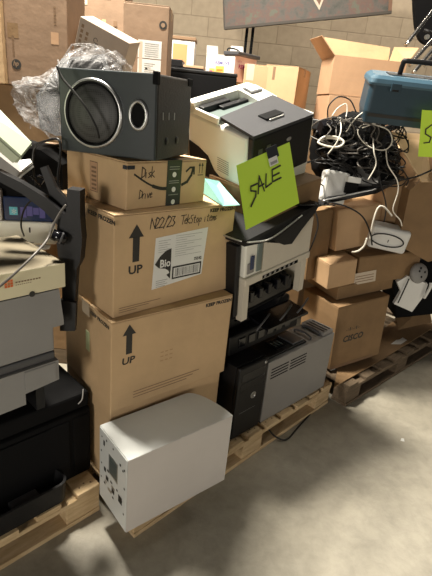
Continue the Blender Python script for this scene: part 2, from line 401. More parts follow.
tA = carton('cardboard_box', 'brown UP box with a big white shipping label and handwriting', (-.331, 1.367, .8505), (44.6, 0, 0), (.525, .395, .350), 'kraft_pale', prints=print_a)
# shipping label on its front
m = MB(); x0, z0, w, h = .165, .095, .225, .185
P = [(x0-.008, z0-.012), (x0+w-.006, z0+.022), (x0+w, z0+h+.012), (x0+.008, z0+h-.004)]
P = [(.152, .072), (.378, .092), (.392, .272), (.160, .258)]
m.prism([(x, -.0004, z) for x, z in P], (0, -.0006, 0), 'paper')
L0 = (0, -.001, 0)
m.text((.182, -.001, .148), FX, UZ, 'Bio', .030, 'paper', .045, .03, lift=.0012)
m.ppoly(L0, FX, UZ, [(.160, .164), (.180, .190), (.205, .208), (.228, .214), (.230, .136), (.228, .120), (.218, .134), (.205, .142), (.178, .148)], 'ink')
m.ppoly(L0, FX, UZ, [(.212, .118), (.229, .126), (.229, .100)], 'ink')
for k in range(4): m.quad((.168, -.001, .100-k*.0075), FX, UZ, .05-.01*(k % 2), .002, 'ink_grey')
for k in range(6): m.quad((.172, -.001, .245-k*.008), FX, UZ, .05-.012*(k % 2), .0014, 'ink_grey')
for k in range(10): m.quad((.245, -.001, .255-k*.0082), FX, UZ, .12-.035*(k % 3), .0013, 'ink_grey')
m.text((.335, -.001, .153), FX, UZ, '75542', .012, 'ink', .036, .03)
m.quad((.237, -.001, .096), FX, UZ, .135, .048, 'ink', .0007); m.quad((.243, -.001, .102), FX, UZ, .123, .036, 'paper', .0010)
LB = m.build('shipping_label', tA, label='white shipping label with barcode'); m = MB()
rng = random.Random(3); x = .250
while x < .36:
    bw = rng.choice((.0012, .002, .003)); m.quad((x, -.001, .105), FX, UZ, bw, .030, 'ink' if rng.random() < .6 else 'ink_grey', .0013); x += bw+rng.choice((.0015, .003))
m.build('barcode', LB)

def print_disk(mb, w, d, h):
    hand(mb, (.055, 0, h-.052), FX, UZ, 'Disk', .034, 'ink', .003, .5, .05)
    hand(mb, (.048, 0, h-.118), FX, UZ, 'Drive', .028, 'ink', .0025, .5, .1)
    c = []
    for i in range(17):
        a = i/16; c.append((.03+.155*a, h-.040-.052*math.sin(min(1, a*1.15)*PI*.5)))
    mb.strokes((0, 0, 0), FX, UZ, [c[:9]], .006, 'ink'); mb.strokes((0, 0, 0), FX, UZ, [c[8:]], .011, 'ink')
    mb.strokes((0, 0, 0), FX, UZ, [[(.238, h-.083), (.262, h-.074), (.280, h-.052), (.287, h-.030)]], .010, 'ink')
    mb.strokes((0, 0, 0), FX, UZ, [[(.255, h-.038), (.272, h-.026), (.292, h-.026), (.293, h-.048)]], .007, 'ink')
    for k in (0, 1):
        mb.quad((.318+k*.014, 0, h-.048), FX, UZ, .003, .030, 'ink'); mb.ppoly((.3195+k*.014, 0, h-.018), FX, UZ, [(-.006, -.004), (.006, -.004), (0, .008)], 'ink')
    mb.quad((.312, 0, h-.055), FX, UZ, .028, .003, 'ink')
    mb.quad((0, .20, h-.125), LX, UZ, .045, .10, 'ink_soft'); mb.quad((0, .198, h-.122), LX, UZ, .041, .094, 'kraft_red', .0009)
    for k in range(6): mb.quad((0, .19, h-.118+k*.014), LX, UZ, .028, .007, 'ink_soft', .0012)
td = carton('parcel_box', 'smaller brown parcel box marked Disk Drive with black tape band, under the speaker', (-.310, 1.436, 1.2015), (49.5, 0, 0), (.354, .345, .152), 'kraft_pale', prints=print_disk, tape=False, cat='cardboard box')
m = MB(); m.box((.166, -.001, .001), (.232, -.0003, .1515), 'tape_black'); m.box((.166, -.001, .1521), (.232, .345, .1527), 'tape_black')
for zz in (.105, .055, .012):
    m.lathe([(.009, 0), (.009, .0004)], 'paper', 14, Matrix.Translation((.199, -.0011, zz)) @ Matrix.Rotation(PI/2, 4, 'X'))
for zz in (.130, .122, .083, .076, .036): m.quad((.176, -.001, zz), FX, UZ, .045, .0022, 'ink_grey', .0004)
m.build('tape_band', td, label='black printed parcel tape')
m = MB(); m.box((.002, -.001, .128), (.030, -.0003, .140), 'tape_black'); m.box((-.001, -.001, .128), (-.0003, .02, .140), 'tape_black'); m.build('tape_scrap', td)

# ------------------------------------------------------------------ subwoofer
sw = thing('subwoofer_speaker', 'grey and black subwoofer with round grille on the Disk Drive box', 'speaker', (-.545, 1.533, 1.3555), -15.7, 0, -1.2)
W, D, H = .330, .29, .245
m = MB(); m.box((0, .012, 0), (W, D, H), 'char', .006)
for k, x in enumerate((.07, .115, .16)):   # slots on the right-hand cheek
    m.box((W-.0001, .05+k*.045, .118), (W+.0012, .056+k*.045, .140), 'steel', .0005)
for k in range(2): m.lathe([(.013, 0), (.011, .003), (0, .004)], 'black', 16, Matrix.Translation((W, .085+k*.085, .055)) @ Matrix.Rotation(PI/2, 4, 'Y'))
m.build('cabinet', sw)
m = MB(); m.box((0, 0, 0), (W, .0118, H), 'slate', .004)
m.build('front_baffle', sw)
m = MB(); m.box((W-.012, -.003, H-.03), (W+.004, .02, H+.006), 'black_matte', .003); m.build('corner_guard', sw)
m = MB(); m.box((W-.004, D-.04, H-.02), (W+.003, D+.002, H+.004), 'black_matte', .003); m.build('corner_guard', sw)
cx, cz, rr = .122, .120, .100
T = Matrix.Translation((cx, -.0005, cz)) @ Matrix.Rotation(PI/2, 4, 'X')
m = MB(); m.lathe([(rr-.012, .001), (rr-.010, .008), (rr-.006, .011), (rr-.0055, .011)], 'black', 56, T, cap=False); m.lathe([(rr-.0055, .011), (rr-.002, .0115), (rr+.0015, .007), (rr+.002, 0)], 'silver', 56, T, cap=False); TR = m.build('trim_ring', sw, label='thin silver trim ring')
m = MB(); prof = [(0, .022)]+[(r_, .004+.018*math.cos(r_/(rr-.012)*PI/2)) for r_ in [.012*k for k in range(1, 8)]]+[(rr-.0125, .003)]
m.lathe(prof[::-1], 'grille', 48, T); m.build('grille', TR)
m = MB(); T2 = Matrix.Translation((.276, -.0005, .128)) @ Matrix.Rotation(PI/2, 4, 'X') @ Matrix.Diagonal((.70, 1, 1, 1))
m.lathe([(.034, .0005), (.034, .010), (.042, .010), (.046, .004), (.046, 0)], 'silver', 40, T2, cap=False); m.lathe([(.034, .001), (.030, .003), (.0, .002)], 'black_matte', 40, T2)
m.build('bass_port', sw)

# ------------------------------------------------------------------ plastic wrapped equipment behind the speaker
def blob(mb, poly, yd, depth, m, seed=1, amp=.02, nz=.04):
    """closed lumpy body whose outline is poly (pixels measured at depth yd)"""
    rng = random.Random(seed); P = [at(x, y, yd) for x, y in poly]; c = sum(P, Vector())/len(P)
    P = catmull(P, 5, True); n = len(P); rings = 9; vs = []; fs = []
    for i in range(rings+1):
        a = i/rings*PI; s = math.sin(a)**.6 if 0 < i < rings else .02
        for p in P:
            q = c+(p-c)*s; q = q+Vector((rng.uniform(-1, 1), 0, rng.uniform(-1, 1)))*amp*(s*.35)
            q.y += -math.cos(a)*depth/2 + rng.uniform(-amp, amp)*.6 + (depth/2 - 0)
            vs.append(q)
    for i in range(rings):
        for k in range(n): fs.append([i*n+k, i*n+(k+1) % n, (i+1)*n+(k+1) % n, (i+1)*n+k][::-1])
    mb.add(vs, fs, m, True); return mb
wr = thing('wrapped_equipment', 'black equipment wrapped in crumpled clear plastic behind the subwoofer', 'wrapped equipment', at(60, 135, 1.70))
inv = Matrix.Translation(-Vector(wr.location))
def local(o, par):
    o.parent = par; o.matrix_parent_inverse = Matrix.Identity(4)
    inv_ = (Matrix.Translation(par.location) @ par.rotation_euler.to_matrix().to_4x4()).inverted()
    o.data.transform(inv_); return o
m = MB()
p0 = [at(x, y, 1.78) for x, y in ((40, 128), (36, 96), (62, 58), (104, 54), (118, 90), (112, 132), (56, 136))]
m.prism(p0, (0, .22, 0), 'black_gloss'); o = local(m.build('equipment_body'), wr)
m = MB(); p0 = [at(x, y, 1.765) for x, y in ((60, 88), (72, 60), (100, 62), (110, 88))]
m.prism(p0, (0, .012, 0), 'black'); local(m.build('vent_panel'), wr)
m = MB(); blob(m, [(28, 118), (12, 104), (7, 84), (14, 78), (34, 76), (50, 60), (68, 42), (90, 42), (112, 54), (122, 78), (110, 118), (72, 140), (46, 140)], 1.66, .36, 'film', 5, .03)
local(m.build('plastic_wrap'), wr)
m = MB(); blob(m, [(6, 82), (30, 75), (56, 66), (66, 100), (64, 142), (44, 138), (24, 124), (7, 108)], 1.68, .16, 'film', 15, .025); local(m.build('loose_wrap'), wr)
m = MB()
for a_, b_, c_ in (((30, 128), (44, 92), (72, 45)), ((72, 45), (95, 46), (118, 66)), ((58, 60), (64, 85), (58, 120))):
    m.tube([at(*a_, 1.655), at(*b_, 1.63), at(*c_, 1.655)], .0035, 'film', 6)
local(m.build('wrap_fold'), wr)

# ------------------------------------------------------------------ white computer case leaning out in front
tw = thing('computer_case', 'white steel computer case lying on the pallet front, ports facing left', 'computer case', (-.223, 1.152, .139), 40.6)
W, D, H = .442, .205, .319
m = MB()
out = [(0, 0)] + [(W-.075*(1-math.cos(PI/2*k/14)), D*math.sin(PI/2*k/14)) for k in range(15)] + [(0, D)]
bz = bmesh.new(); base = [bz.verts.new((x, y, 0)) for x, y in out]; f = bz.faces.new(base); r_ = bmesh.ops.extrude_face_region(bz, geom=[f])
for v in r_['geom']:
    if isinstance(v, bmesh.types.BMVert): v.co.z = H
bmesh.ops.recalc_face_normals(bz, faces=list(bz.faces)); bz.verts.index_update()
o_ = len(m.v)
for v in bz.verts: m.v.append(v.co.copy())
for f in bz.faces: m.f.append([v.index+o_ for v in f.verts]); m.m.append('case'); m.sm.append(False)
bz.free(); m.build('housing', tw)
m = MB(); m.box((-.0035, .003, .003), (-.0002, D-.003, H-.003), 'case', .001)
def lq(y, z, w, h, k='ink', l=.0042): m.quad((-.0, y, z), LX, UZ, w, h, k, l)
m.box((-.0045, .062, .168), (-.0036, .128, .252), 'steel', .0004); lq(.122, .174, .054, .072, 'io', .0047)
for k in range(5): lq(.118, .178+k*.013, .046, .004, 'grey_dark', .005)
for (y, z, w, h) in ((.150, .290, .008, .008), (.185, .285, .006, .006), (.19, .22, .007, .007), (.188, .165, .007, .007), (.19, .10, .007, .007), (.02, .262, .008, .008), (.05, .262, .01, .01), (.03, .252, .008, .008),
    (.018, .185, .008, .008), (.02, .07, .008, .008), (.165, .150, .016, .018), (.150, .120, .020, .02), (.165, .09, .012, .010), (.115, .135, .015, .008), (.105, .098, .02, .018), (.10, .075, .01, .008), (.055, .10, .026, .032), (.07, .135, .010, .008), (.035, .115, .008, .01), (.17, .26, .01, .022), (.10, .292, .007, .007), (.14, .165, .012, .01)):
    lq(y, z, w, h)
for (y, z, w, h) in ((.158, .105, .018, .008), (.108, .118, .026, .010), (.135, .085, .03, .012)): lq(y, z, w, h, 'steel')
m.build('rear_panel', tw)
m = MB(); m.box((-.002, -.0016, .002), (W-.004, -.0002, H-.001), 'case_side', .0006); m.build('side_panel', tw)

# ------------------------------------------------------------------ black tower
bt = thing('tower_computer', 'black upright tower computer with round silver badge beside the silver-grey case', 'computer', (.138, 1.672, .139), 46)
W, D, H = .192, .42, .376
m = MB(); m.box((0, .022, 0), (W, D, H), 'black', .004); m.build('chassis', bt)
m = MB(); m.box((0, 0, .002), (W, .0215, H), 'black', .008)
m.box((.02, -.0012, H-.075), (W-.02, 0, H-.035), 'black_gloss', .0005); m.box((.02, -.0012, H-.125), (W-.02, 0, H-.085), 'black_gloss', .0005)
m.quad((.03, 0, .135), FX, UZ, W*.55, .0015, 'ink_grey', .001)
BZ = m.build('front_bezel', bt)
m = MB(); T = Matrix.Translation((.112, -.0003, .205)) @ Matrix.Rotation(PI/2, 4, 'X')
m.lathe([(.017, 0), (.017, .0018), (.013, .002), (.013, .0012), (0, .0012)], 'silver', 24, T)
m.text((.103, -.0016, .197), FX, UZ, 'hp', .018, 'silver', .017, .03, shear=.2); m.build('badge', BZ, label='silver round badge')
m = MB(); m.lathe([(.008, 0), (.007, .003), (0, .003)], 'silver', 16, Matrix.Translation((.17, -.0003, H-.02)) @ Matrix.Rotation(PI/2, 4, 'X')); m.build('power_button', BZ)

# ------------------------------------------------------------------ silver-grey case with port strip on top
sc = thing('server_case', 'silver-grey metal equipment case with vent slots and black port panel on top', 'server case', (.280, 1.822, .139), 44.5, 0, -1)
W, D, H = .520, .165, .338
m = MB(); m.box((0, 0, 0), (W, D, H), 'grey_case', .004)
for bx in (.025, .165):
    for k in range(4): m.box((bx, -.0008, H-.050-k*.016), (bx+.125, .001, H-.044-k*.016), 'black_matte')
m.build('housing', sc)
m = MB(); m.box((.0, .02, H+.0002), (.30, D-.01, H+.012), 'black', .003)
m.box((.10, .04, H+.012), (.18, .12, H+.018), 'black_gloss', .002)
for k in range(3): m.box((.112+k*.022, .06, H+.018), (.122+k*.022, .10, H+.0188), 'io')
m.box((.205, .03, H+.012), (.29, .13, H+.020), 'grey_dark', .003)
m.build('port_panel', sc)
for k in range(2):
    m = MB(); x = .345+k*.075; m.tube([(x, .03, H), (x, .03, H+.012), (x+.01, .08, H+.016), (x, .13, H+.012), (x, .13, H)], .005, 'grey_dark', 8); m.build('handle', sc)
m = MB(); m.box((.43, .01, H+.0002), (.515, D-.01, H+.02), 'grey_case', .003)
for k in range(3): m.box((.44+.025*k, .02, H+.02), (.452+.025*k, D-.03, H+.0208), 'black')
m.build('drive_cage', sc)

# ------------------------------------------------------------------ stacked beige printer with open paper tray
# black equipment between the cases and the beige printer
be = thing('black_printer', 'glossy black printer lying under the beige printer, on the black tower', 'printer', (.118, 1.715, .520), 46, 0, -2)
m = MB(); m.box((0, .05, 0), (.50, .40, .10), 'black', .01); m.box((.02, .10, .10), (.48, .38, .165), 'black', .015); m.build('housing', be)
m = MB()
for k in range(6): m.box((.06+k*.065, .045, .03), (.105+k*.065, .0498, .075), 'black_gloss', .003)
m.prism([(.03, .055, .168), (.30, .055, .175), (.46, .09, .215), (.18, .09, .215)], (0, .006, .003), 'black_gloss')
m.build('front_vent', be)
m = MB(); m.prism([(.17, -.02, .105), (.47, -.02, .105), (.47, .10, .125), (.17, .10, .125)], (0, 0, .012), 'black_gloss'); m.build('paper_tray', be)
for k, x in enumerate((.10, .26, .39)):
    m = MB(); m.tube([(x, -.01, .13), (x+.03, -.018, .165), (x+.09, .0, .18), (x+.12, .03, .15)], .004, 'grey_dark', 8); m.build('lever', be)

bp_ = thing('beige_printer', 'beige open-fronted printer with black curved tray, below the bright green SALE sheet', 'printer', (.118, 1.722, .715), 47.5, 2, -7)
W, D, H = .43, .36, .38
TH = .02
# open lower bay: posts, floor, back
for x in (.0, W-.035):
    m = MB(); m.prism([(x, 0, 0), (x+.035, 0, .0), (x+.035, 0, .155), (x, 0, .165)], (0, .03, 0), 'beige'); m.build('front_post', bp_)
m = MB(); m.box((0, .031, 0), (.012, D, .17), 'black'); m.box((W-.012, .031, 0), (W, D, .17), 'beige', .002); m.box((0, D-.02, 0), (W, D, .17), 'black'); m.box((.013, .031, 0), (W-.013, D-.021, .012), 'black_matte'); m.build('tray_bay', bp_)
m = MB()
m.box((.05, .03, .013), (W-.05, .30, .075), 'black_gloss', .006)
for k in range(5): m.box((.075+k*.06, .02, .05), (.10+k*.06, .06, .10), 'black_gloss', .004)
m.box((.06, .06, .08), (W-.06, .28, .092), 'black', .003); m.build('toner_drawer', bp_)
m = MB(); m.box((-.004, -.012, .166), (W+.004, D, .20), 'beige', .005); m.box((.10, -.0135, .172), (.34, -.0115, .186), 'black_matte')
for k in range(7): m.box((.11+k*.032, -.0145, .172), (.122+k*.032, -.013, .186), 'grey_case')
m.build('middle_deck', bp_)
# body: panel with leaning profile
m = MB(); m.prism([(.105, -.006, .2005), (W, -.006, .2005), (W, -.006, .365), (.30, -.006, .345), (.20, -.006, .30), (.105, -.006, .33)], (0, .30, 0), 'beige'); m.build('front_cover', bp_)
m = MB(); m.box((.0, .0, .2005), (.104, .30, .345), 'cream', .006); m.box((.066, -.006, .212), (.096, .0, .335), 'io', .003); m.box((.012, -.004, .215), (.052, 0, .262), 'grey_case', .002); m.box((.026, -.008, .232), (.048, -.003, .292), 'screen', .003)
m.build('side_unit', bp_)
m = MB()
m.prism([(-.035, -.02, .355), (.13, -.03, .338), (.20, -.03, .300), (.255, -.03, .290), (.31, -.03, .335), (.40, -.03, .395), (.43, -.03, .43), (-.035, -.02, .375)], (0, .33, 0), 'black')
m.build('output_tray', bp_)
m = MB(); m.tube([(-.04, .30, .372), (-.04, .02, .372), (.02, -.032, .364), (.12, -.034, .358), (.30, -.032, .405)], .0035, 'steel', 8, sub=4); m.build('tray_edge', bp_)
m = MB(); m.box((-.03, .02, .02), (-.006, .34, .34), 'black', .004); m.build('rear_shield', bp_)

# ------------------------------------------------------------------ cardboard carton the large printer rests on
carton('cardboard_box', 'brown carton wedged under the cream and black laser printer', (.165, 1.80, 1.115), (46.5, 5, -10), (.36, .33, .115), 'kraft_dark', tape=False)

# ------------------------------------------------------------------ laser printer
hp = thing('laser_printer', 'cream and black laser printer tilted at the stack top with small display panel', 'laser printer', (.092, 1.875, 1.192), 45.5, 11, -17)
W, D, H = .345, .385, .270
m = MB()
m.box((0, .02, 0), (W, D, H-.02), 'cream', .012)
m.box((0, -.006, 0), (W, .05, .058), 'cream', .006)
m.prism([(-.003, D-.01, .0), (-.003, D-.01, .13), (-.003, .31, .12), (-.003, .25, .10), (-.003, .21, .05), (-.003, .15, .02), (-.003, .05, .002)], (.0028, 0, 0), 'black')
for k in range(7): m.box((-.0006, .12, .06+k*.009), (.001, .19, .063+k*.009), 'grey_case')
m.box((W-.004, .0, .04), (W+.012, D-.02, H-.002), 'cream', .006)
m.build('housing', hp)
m = MB(); m.box((.002, -.012, .060), (W-.006, .0195, H-.012), 'black', .006)
for (x, z) in ((.03, .16), (.075, .165)): m.box((x, -.0135, z), (x+.022, -.0118, z+.05), 'grey_dark', .001)
m.lathe([(.014, 0), (.012, .002), (0, .002)], 'grey_case', 20, Matrix.Translation((.20, -.012, .205)) @ Matrix.Rotation(PI/2, 4, 'X') @ Matrix.Diagonal((1, .6, 1, 1)))
m.build('front_door', hp)
m = MB()
m.prism([(.0, -.012, H-.0115), (W-.008, -.012, H-.0115), (W-.012, .215, H+.006), (.0, .175, H+.006)], (0, 0, .012), 'grey_mid')
m.box((.13, .05, H+.006), (.23, .10, H+.0145), 'black_matte', .003)
m.box((.14, .04, H+.003), (.22, .047, H+.012), 'steel', .002)
m.build('top_cover', hp)
m = MB(); m.prism([(.012, .19, H-.005), (W-.05, .22, H-.005), (W-.05, .335, H-.018), (.012, .335, H-.018)], (0, 0, .004), 'io')
m.box((.02, .30, H-.012), (.17, .335, H+.012), 'black', .004); m.box((.10, .27, H-.01), (W-.10, .30, H+.004), 'black', .003)
m.build('output_tray', hp)
m = MB(); m.box((0, .19, H-.0198), (.011, D, H+.008), 'cream', .004); m.box((0, .336, H-.0198), (W, D, H+.028), 'cream', .006)
m.prism([(W-.10, .335, H+.028), (W-.10, .20, H+.012), (W-.10, .20, H-.015), (W-.10, .335, H-.015)], (.10, 0, 0), 'cream'); RH = m.build('rear_hood', hp)
m = MB(); m.prism([(W-.085, .325, H+.0285), (W-.02, .325, H+.0285), (W-.02, .27, H+.0225), (W-.085, .27, H+.0225)][::-1], (0, 0, .006), 'grey_dark')
m.prism([(W-.078, .318, H+.0345), (W-.027, .318, H+.0345), (W-.027, .278, H+.030), (W-.078, .278, H+.030)][::-1], (0, 0, .001), 'lcd'); m.build('display', RH)

# ------------------------------------------------------------------ SALE sheet on the printer front
def plane_sheet(name, label, pts, letters, th=.001, cat='sign'):
    P = [Vector(p) for p in pts]     # TL, TR, BR, BL seen from the front
    r = (P[1]-P[0]).normalized(); n = r.cross(P[0]-P[3]).normalized(); u = n.cross(r)
    t = bpy.data.objects.new(name, None); C.objects.link(t); c = P[3]
    Mx = Matrix(((r.x, u.x, n.x, c.x), (r.y, u.y, n.y, c.y), (r.z, u.z, n.z, c.z), (0, 0, 0, 1)))
    t.location = c; t.rotation_euler = Mx.to_euler(); tag(t, label, cat)
    inv = Mx.inverted(); q = [inv @ p for p in P]; q = [Vector((v.x, v.y, 0)) for v in q]
    N = 8; vs = []; fs = []
    for j in range(N+1):
        for i in range(N+1):
            a, b_ = i/N, j/N; p = (q[3]*(1-a)+q[2]*a)*(1-b_)+(q[0]*(1-a)+q[1]*a)*b_
            p.z = .003*math.sin(a*PI)*math.sin(b_*PI); vs.append(p)
    for j in range(N):
        for i in range(N): k = j*(N+1)+i; fs.append([k, k+1, k+N+2, k+N+1])
    mb = MB(); mb.add(vs, fs, 'neon', True); mb.add([v-Vector((0, 0, th)) for v in vs], [f[::-1] for f in fs], 'neon', True)
    letters(mb, q); mb.build('paper_sheet', t); return t, q, inv
SD = Vector((math.cos(R(47.4)), math.sin(R(47.4)), 0)); SN = Vector((SD.y, -SD.x, 0))
def onplane(x, y, off):  # point on the vertical plane off metres in front of the middle pallet's edge
    q = Vector((-.21, 1.243, 0))+SN*off; d = ray(x, y); t = (q-Vector((0, 0, CAM_H))).dot(SN)/d.dot(SN); return Vector((0, 0, CAM_H))+d*t
SP = [onplane(236.5, 165.5, -.045), onplane(289.5, 142, -.075), onplane(296, 203.5, -.02), onplane(246, 230, .02)]
def sale(mb, q):
    # letters traced on the sheet, in sheet fractions
    def pt(a, b_): p = (q[3]*(1-a)+q[2]*a)*(1-b_)+(q[0]*(1-a)+q[1]*a)*b_; return (p.x, p.y)
    K = [(224, 372), (206, 380), (206, 393), (220, 395), (219, 410), (207, 440)], [(226, 402), (229, 350), (243, 394)], [(227, 382), (242, 373)], [(249, 344), (247, 384), (264, 371)], \
        [(292, 318), (267, 331), (267, 367), (293, 354)], [(268, 350), (288, 340)]
    def frac(X, Y):                     # reading position of a stroke point on the sheet
        x, y = 180+X/3, 60+Y/3; a = b_ = .5
        for _ in range(30):
            a = (x-236.5-(1-b_)*(9.5-3*a))/53; b_ = 1-(y-165.5+23.5*a)/(64.5-3*a)
        return a, b_
    for L in K: mb.strokes((0, 0, 0), (1, 0, 0), (0, 1, 0), [[pt(*frac(*p)) for p in L]], .0062, 'ink', .0045)
sale_t, q, inv = plane_sheet('sale_sign', 'yellow-green paper sheet reading SALE taped to the laser printer front', SP, sale)
m = MB(); c = q[0]*.38+q[1]*.62
m.box((c.x-.030, c.y-.030, .001), (c.x+.035, c.y+.012, .004), 'tape_black'); m.build('tape_patch', sale_t, label='black tape patch')
m = MB(); m.box((c.x-.034, c.y-.052, .0042), (c.x+.020, c.y-.024, .005), 'paper'); m.box((c.x-.028, c.y-.048, .0051), (c.x+.014, c.y-.038, .0054), 'ink_grey'); m.build('asset_sticker', sale_t, label='small white asset sticker')

# ------------------------------------------------------------------ turquoise paper
m = MB()
P = [atz(203, 193, 1.206), at(204, 178, 1.88), at(219, 181, 1.93), at(229, 193, 1.90), atz(240, 205, 1.213), atz(223, 206, 1.206)]
m.slab([P[0], P[5], P[4], P[3], P[2], P[1]], .0012, 'teal'); o = m.build('turquoise_paper'); tag(o, 'pale turquoise paper lying between parcel box and laser printer', 'paper')

# ------------------------------------------------------------------ left pallet equipment
bb = thing('black_cabinet', 'large black equipment cabinet on the left pallet, under the grey printers', 'equipment', Vector((-.735, 1.100, .139)), 46.3)
m = MB(); m.box((-.15, 0, 0), (.45, .40, .300), 'black_matte', .008); m.box((-.15, .012, .301), (.45, .40, .368), 'black_matte', .010); m.build('housing', bb)
m = MB(); m.box((-.14, -.006, .03), (.36, -.0005, .28), 'black_matte', .004); m.box((.375, -.004, .03), (.44, -.0005, .28), 'black_matte', .002); m.build('front_door', bb)
m = MB(); m.tube([(.40, .002, .335), (.415, .0, .352), (.43, .02, .378)], .0022, 'grey_case', 6); m.build('glint_line', bb)  # thin grey tube drawn as the highlight line at the cabinet corner

lt = thing('plastic_tray', 'black rounded plastic tray standing on the left pallet front edge', 'tray', Vector((-.37, 1.355, .139))-dL*.125+Vector((-.736, .677, 0))*.012, 47.4)
m = MB()
import itertools
def rrect(x0, y0, x1, y1, r, z, n=5):
    pts = []
    for (cx_, cy_, a0) in ((x1-r, y0+r, -90), (x1-r, y1-r, 0), (x0+r, y1-r, 90), (x0+r, y0+r, 180)):
        for k in range(n+1): a = R(a0+90*k/n); pts.append(Vector((cx_+r*math.cos(a), cy_+r*math.sin(a), z)))
    return pts
def loft(mb, rings, m, cap0=True, cap1=True, smooth=False):
    n = len(rings[0]); vs = [p for r_ in rings for p in r_]; fs = []
    for i in range(len(rings)-1):
        for k in range(n): fs.append([i*n+k, i*n+(k+1) % n, (i+1)*n+(k+1) % n, (i+1)*n+k])
    if cap0: fs.append(list(range(n))[::-1])
    if cap1: fs.append(list(range((len(rings)-1)*n, len(rings)*n)))
    mb.add(vs, fs, m, smooth)
loft(m, [rrect(-.50, .0, -.0, .088, .035, 0), rrect(-.51, -.004, .006, .09, .038, .085), rrect(-.50, .003, -.002, .083, .034, .088), rrect(-.49, .008, -.01, .078, .03, .03)], 'black')
m.build('tray_body', lt)
m = MB(); m.box((-.19, .03, .031), (-.09, .075, .05), 'grey_dark', .004); m.build('tray_insert', lt)

QL = Vector((-.37, 1.355, 0)); NL = Vector((-math.sin(R(YL)), math.cos(R(YL)), 0))
def Lp(s, n, z): return QL+dL*s+NL*n+Vector((0, 0, z))
def left_box(name, label, s_right, n, z, dims, cat, yaw=YL, **k):
    a = R(yaw); p = Lp(s_right, n, z) - Vector((math.cos(a), math.sin(a), 0))*dims[0]
    return thing(name, label, cat, p, yaw)
# grey lower printer
g2 = left_box('grey_printer', 'lower grey desktop printer in the left stack, on the black cabinet', -.128, .045, .5135, (.50, .36, .2), 'printer')
m = MB()
m.prism([(-.16, 0, .070), (.385, 0, .080), (.385, 0, .120), (.50, 0, .130), (.50, 0, .205), (-.16, 0, .205)], (0, .36, 0), 'grey'); m.build('housing', g2)
m = MB(); m.box((-.16, .01, .2055), (.495, .36, .236), 'grey_dark', .006); m.build('scanner_lid', g2)
m = MB(); m.box((.385, -.003, .135), (.49, -.0003, .20), 'grey', .001); m.build('access_panel', g2)
for x in (.04, .44):
    m = MB(); m.box((x, .05, .001), (x+.03, .30, .069 if x < .2 else .129), 'black'); m.build('foot', g2)
g1 = left_box('grey_printer', 'upper grey desktop printer in the left stack, under the cream box lid', -.118, .045, .7505, (.50, .36, .2), 'printer')
m = MB()
m.box((-.16, .012, 0), (.485, .36, .090), 'grey', .006)
m.prism([(-.16, -.002, .0905), (.512, -.002, .092), (.512, -.002, .108), (.500, -.002, .218), (-.16, -.002, .218)], (0, .36, 0), 'grey'); m.build('housing', g1)
m = MB(); m.box((-.16, .0, .2185), (.485, .35, .2215), 'grey_dark', .001); m.build('scanner_lid', g1)
m = MB(); m.tube([(.487, .06, .02), (.492, .07, .05), (.490, .05, .075)], .003, 'white_cable', 6); m.build('side_clip', g1)
# cream lid with orange mark
kl = left_box('box_lid', 'cream cardboard box with small orange mark and buff top darkened as shade, on the grey printers', -.097, .04, .9725, (.46, .34, .08), 'box')
m = MB(); m.box((-.16, 0, 0), (.46, .33, .080), 'lid', .003, face_m={'+z': 'lid_top_shade'})
s = .0072
for i in range(3):
    for j in range(3):
        if (i, j) != (1, 1): m.quad((.275+i*s*1.15, 0, .036+j*s*1.1), FX, UZ, s, s*.95, 'orange')
m.quad((.2755+s*1.15, 0, .036+s*1.1), FX, UZ, s, s*.95, 'carton_orange')
for k in range(9): m.quad((.306+k*.0085, 0, .045), FX, UZ, .006, .004, 'ink_soft')
for k in range(8): m.quad((.306+k*.006, 0, .038), FX, UZ, .004, .002, 'ink_soft')
m.lathe([(.009, 0), (.009, .0012)], 'ink', 16, Matrix.Translation((.352, -.0005, .001)) @ Matrix.Rotation(PI/2, 4, 'X'))
m.build('lid_shell', kl)

# white small printer with dark screen behind, on the lid
wp = thing('white_printer', 'small white and dark blue printer with cyan sticker behind the cream lid', 'printer', at(-6, 243, 1.62), 14)
W_ = (at(52, 240, 1.62)-at(-6, 243, 1.62)).length
m = MB(); m.box((0, 0, 0), (W_, .22, .085), 'cream', .006); m.quad((.125, 0, .045), FX, UZ, .006, .02, 'ink'); m.quad((.04, 0, .005), FX, UZ, .1, .003, 'grey_case'); m.build('base', wp)
m = MB(); m.box((.04, .01, .0855), (W_-.01, .22, .175), 'screen', .004); m.box((.06, .008, .108), (.088, .0098, .138), 'cyan')
m.text((.068, .0095, .112), FX, UZ, '*', .02, 'paper', .016, lift=.003)
for k in range(4): m.box((.098+k*.022, .008, .100+.006*(k % 3)), (.118+k*.022, .0098, .138+.004*(k % 2)), 'violet')
m.build('top_housing', wp)
m = MB(); m.box((0, .0, .0855), (.036, .20, .20), 'case_side', .008); m.build('side_column', wp)
m = MB(); m.prism([(.11, -.07, -.004), (.20, -.045, -.004), (.20, -.002, -.004), (.11, -.002, -.004)], (0, 0, .004), 'paper'); m.build('paper_output', wp)
carton('cardboard_box', 'brown carton behind the small white printer, left of the parcel box', at(46, 262, 1.86), (22, 0, 0), (.22, .25, .47), 'kraft_dark', tape=False)
carton('cardboard_box', 'small buff carton seen through the black cable loop, under the wrapped equipment', at(33, 168, 1.80), (5, 0, 0), (.13, .16, .085), 'kraft_grey', tape=False)

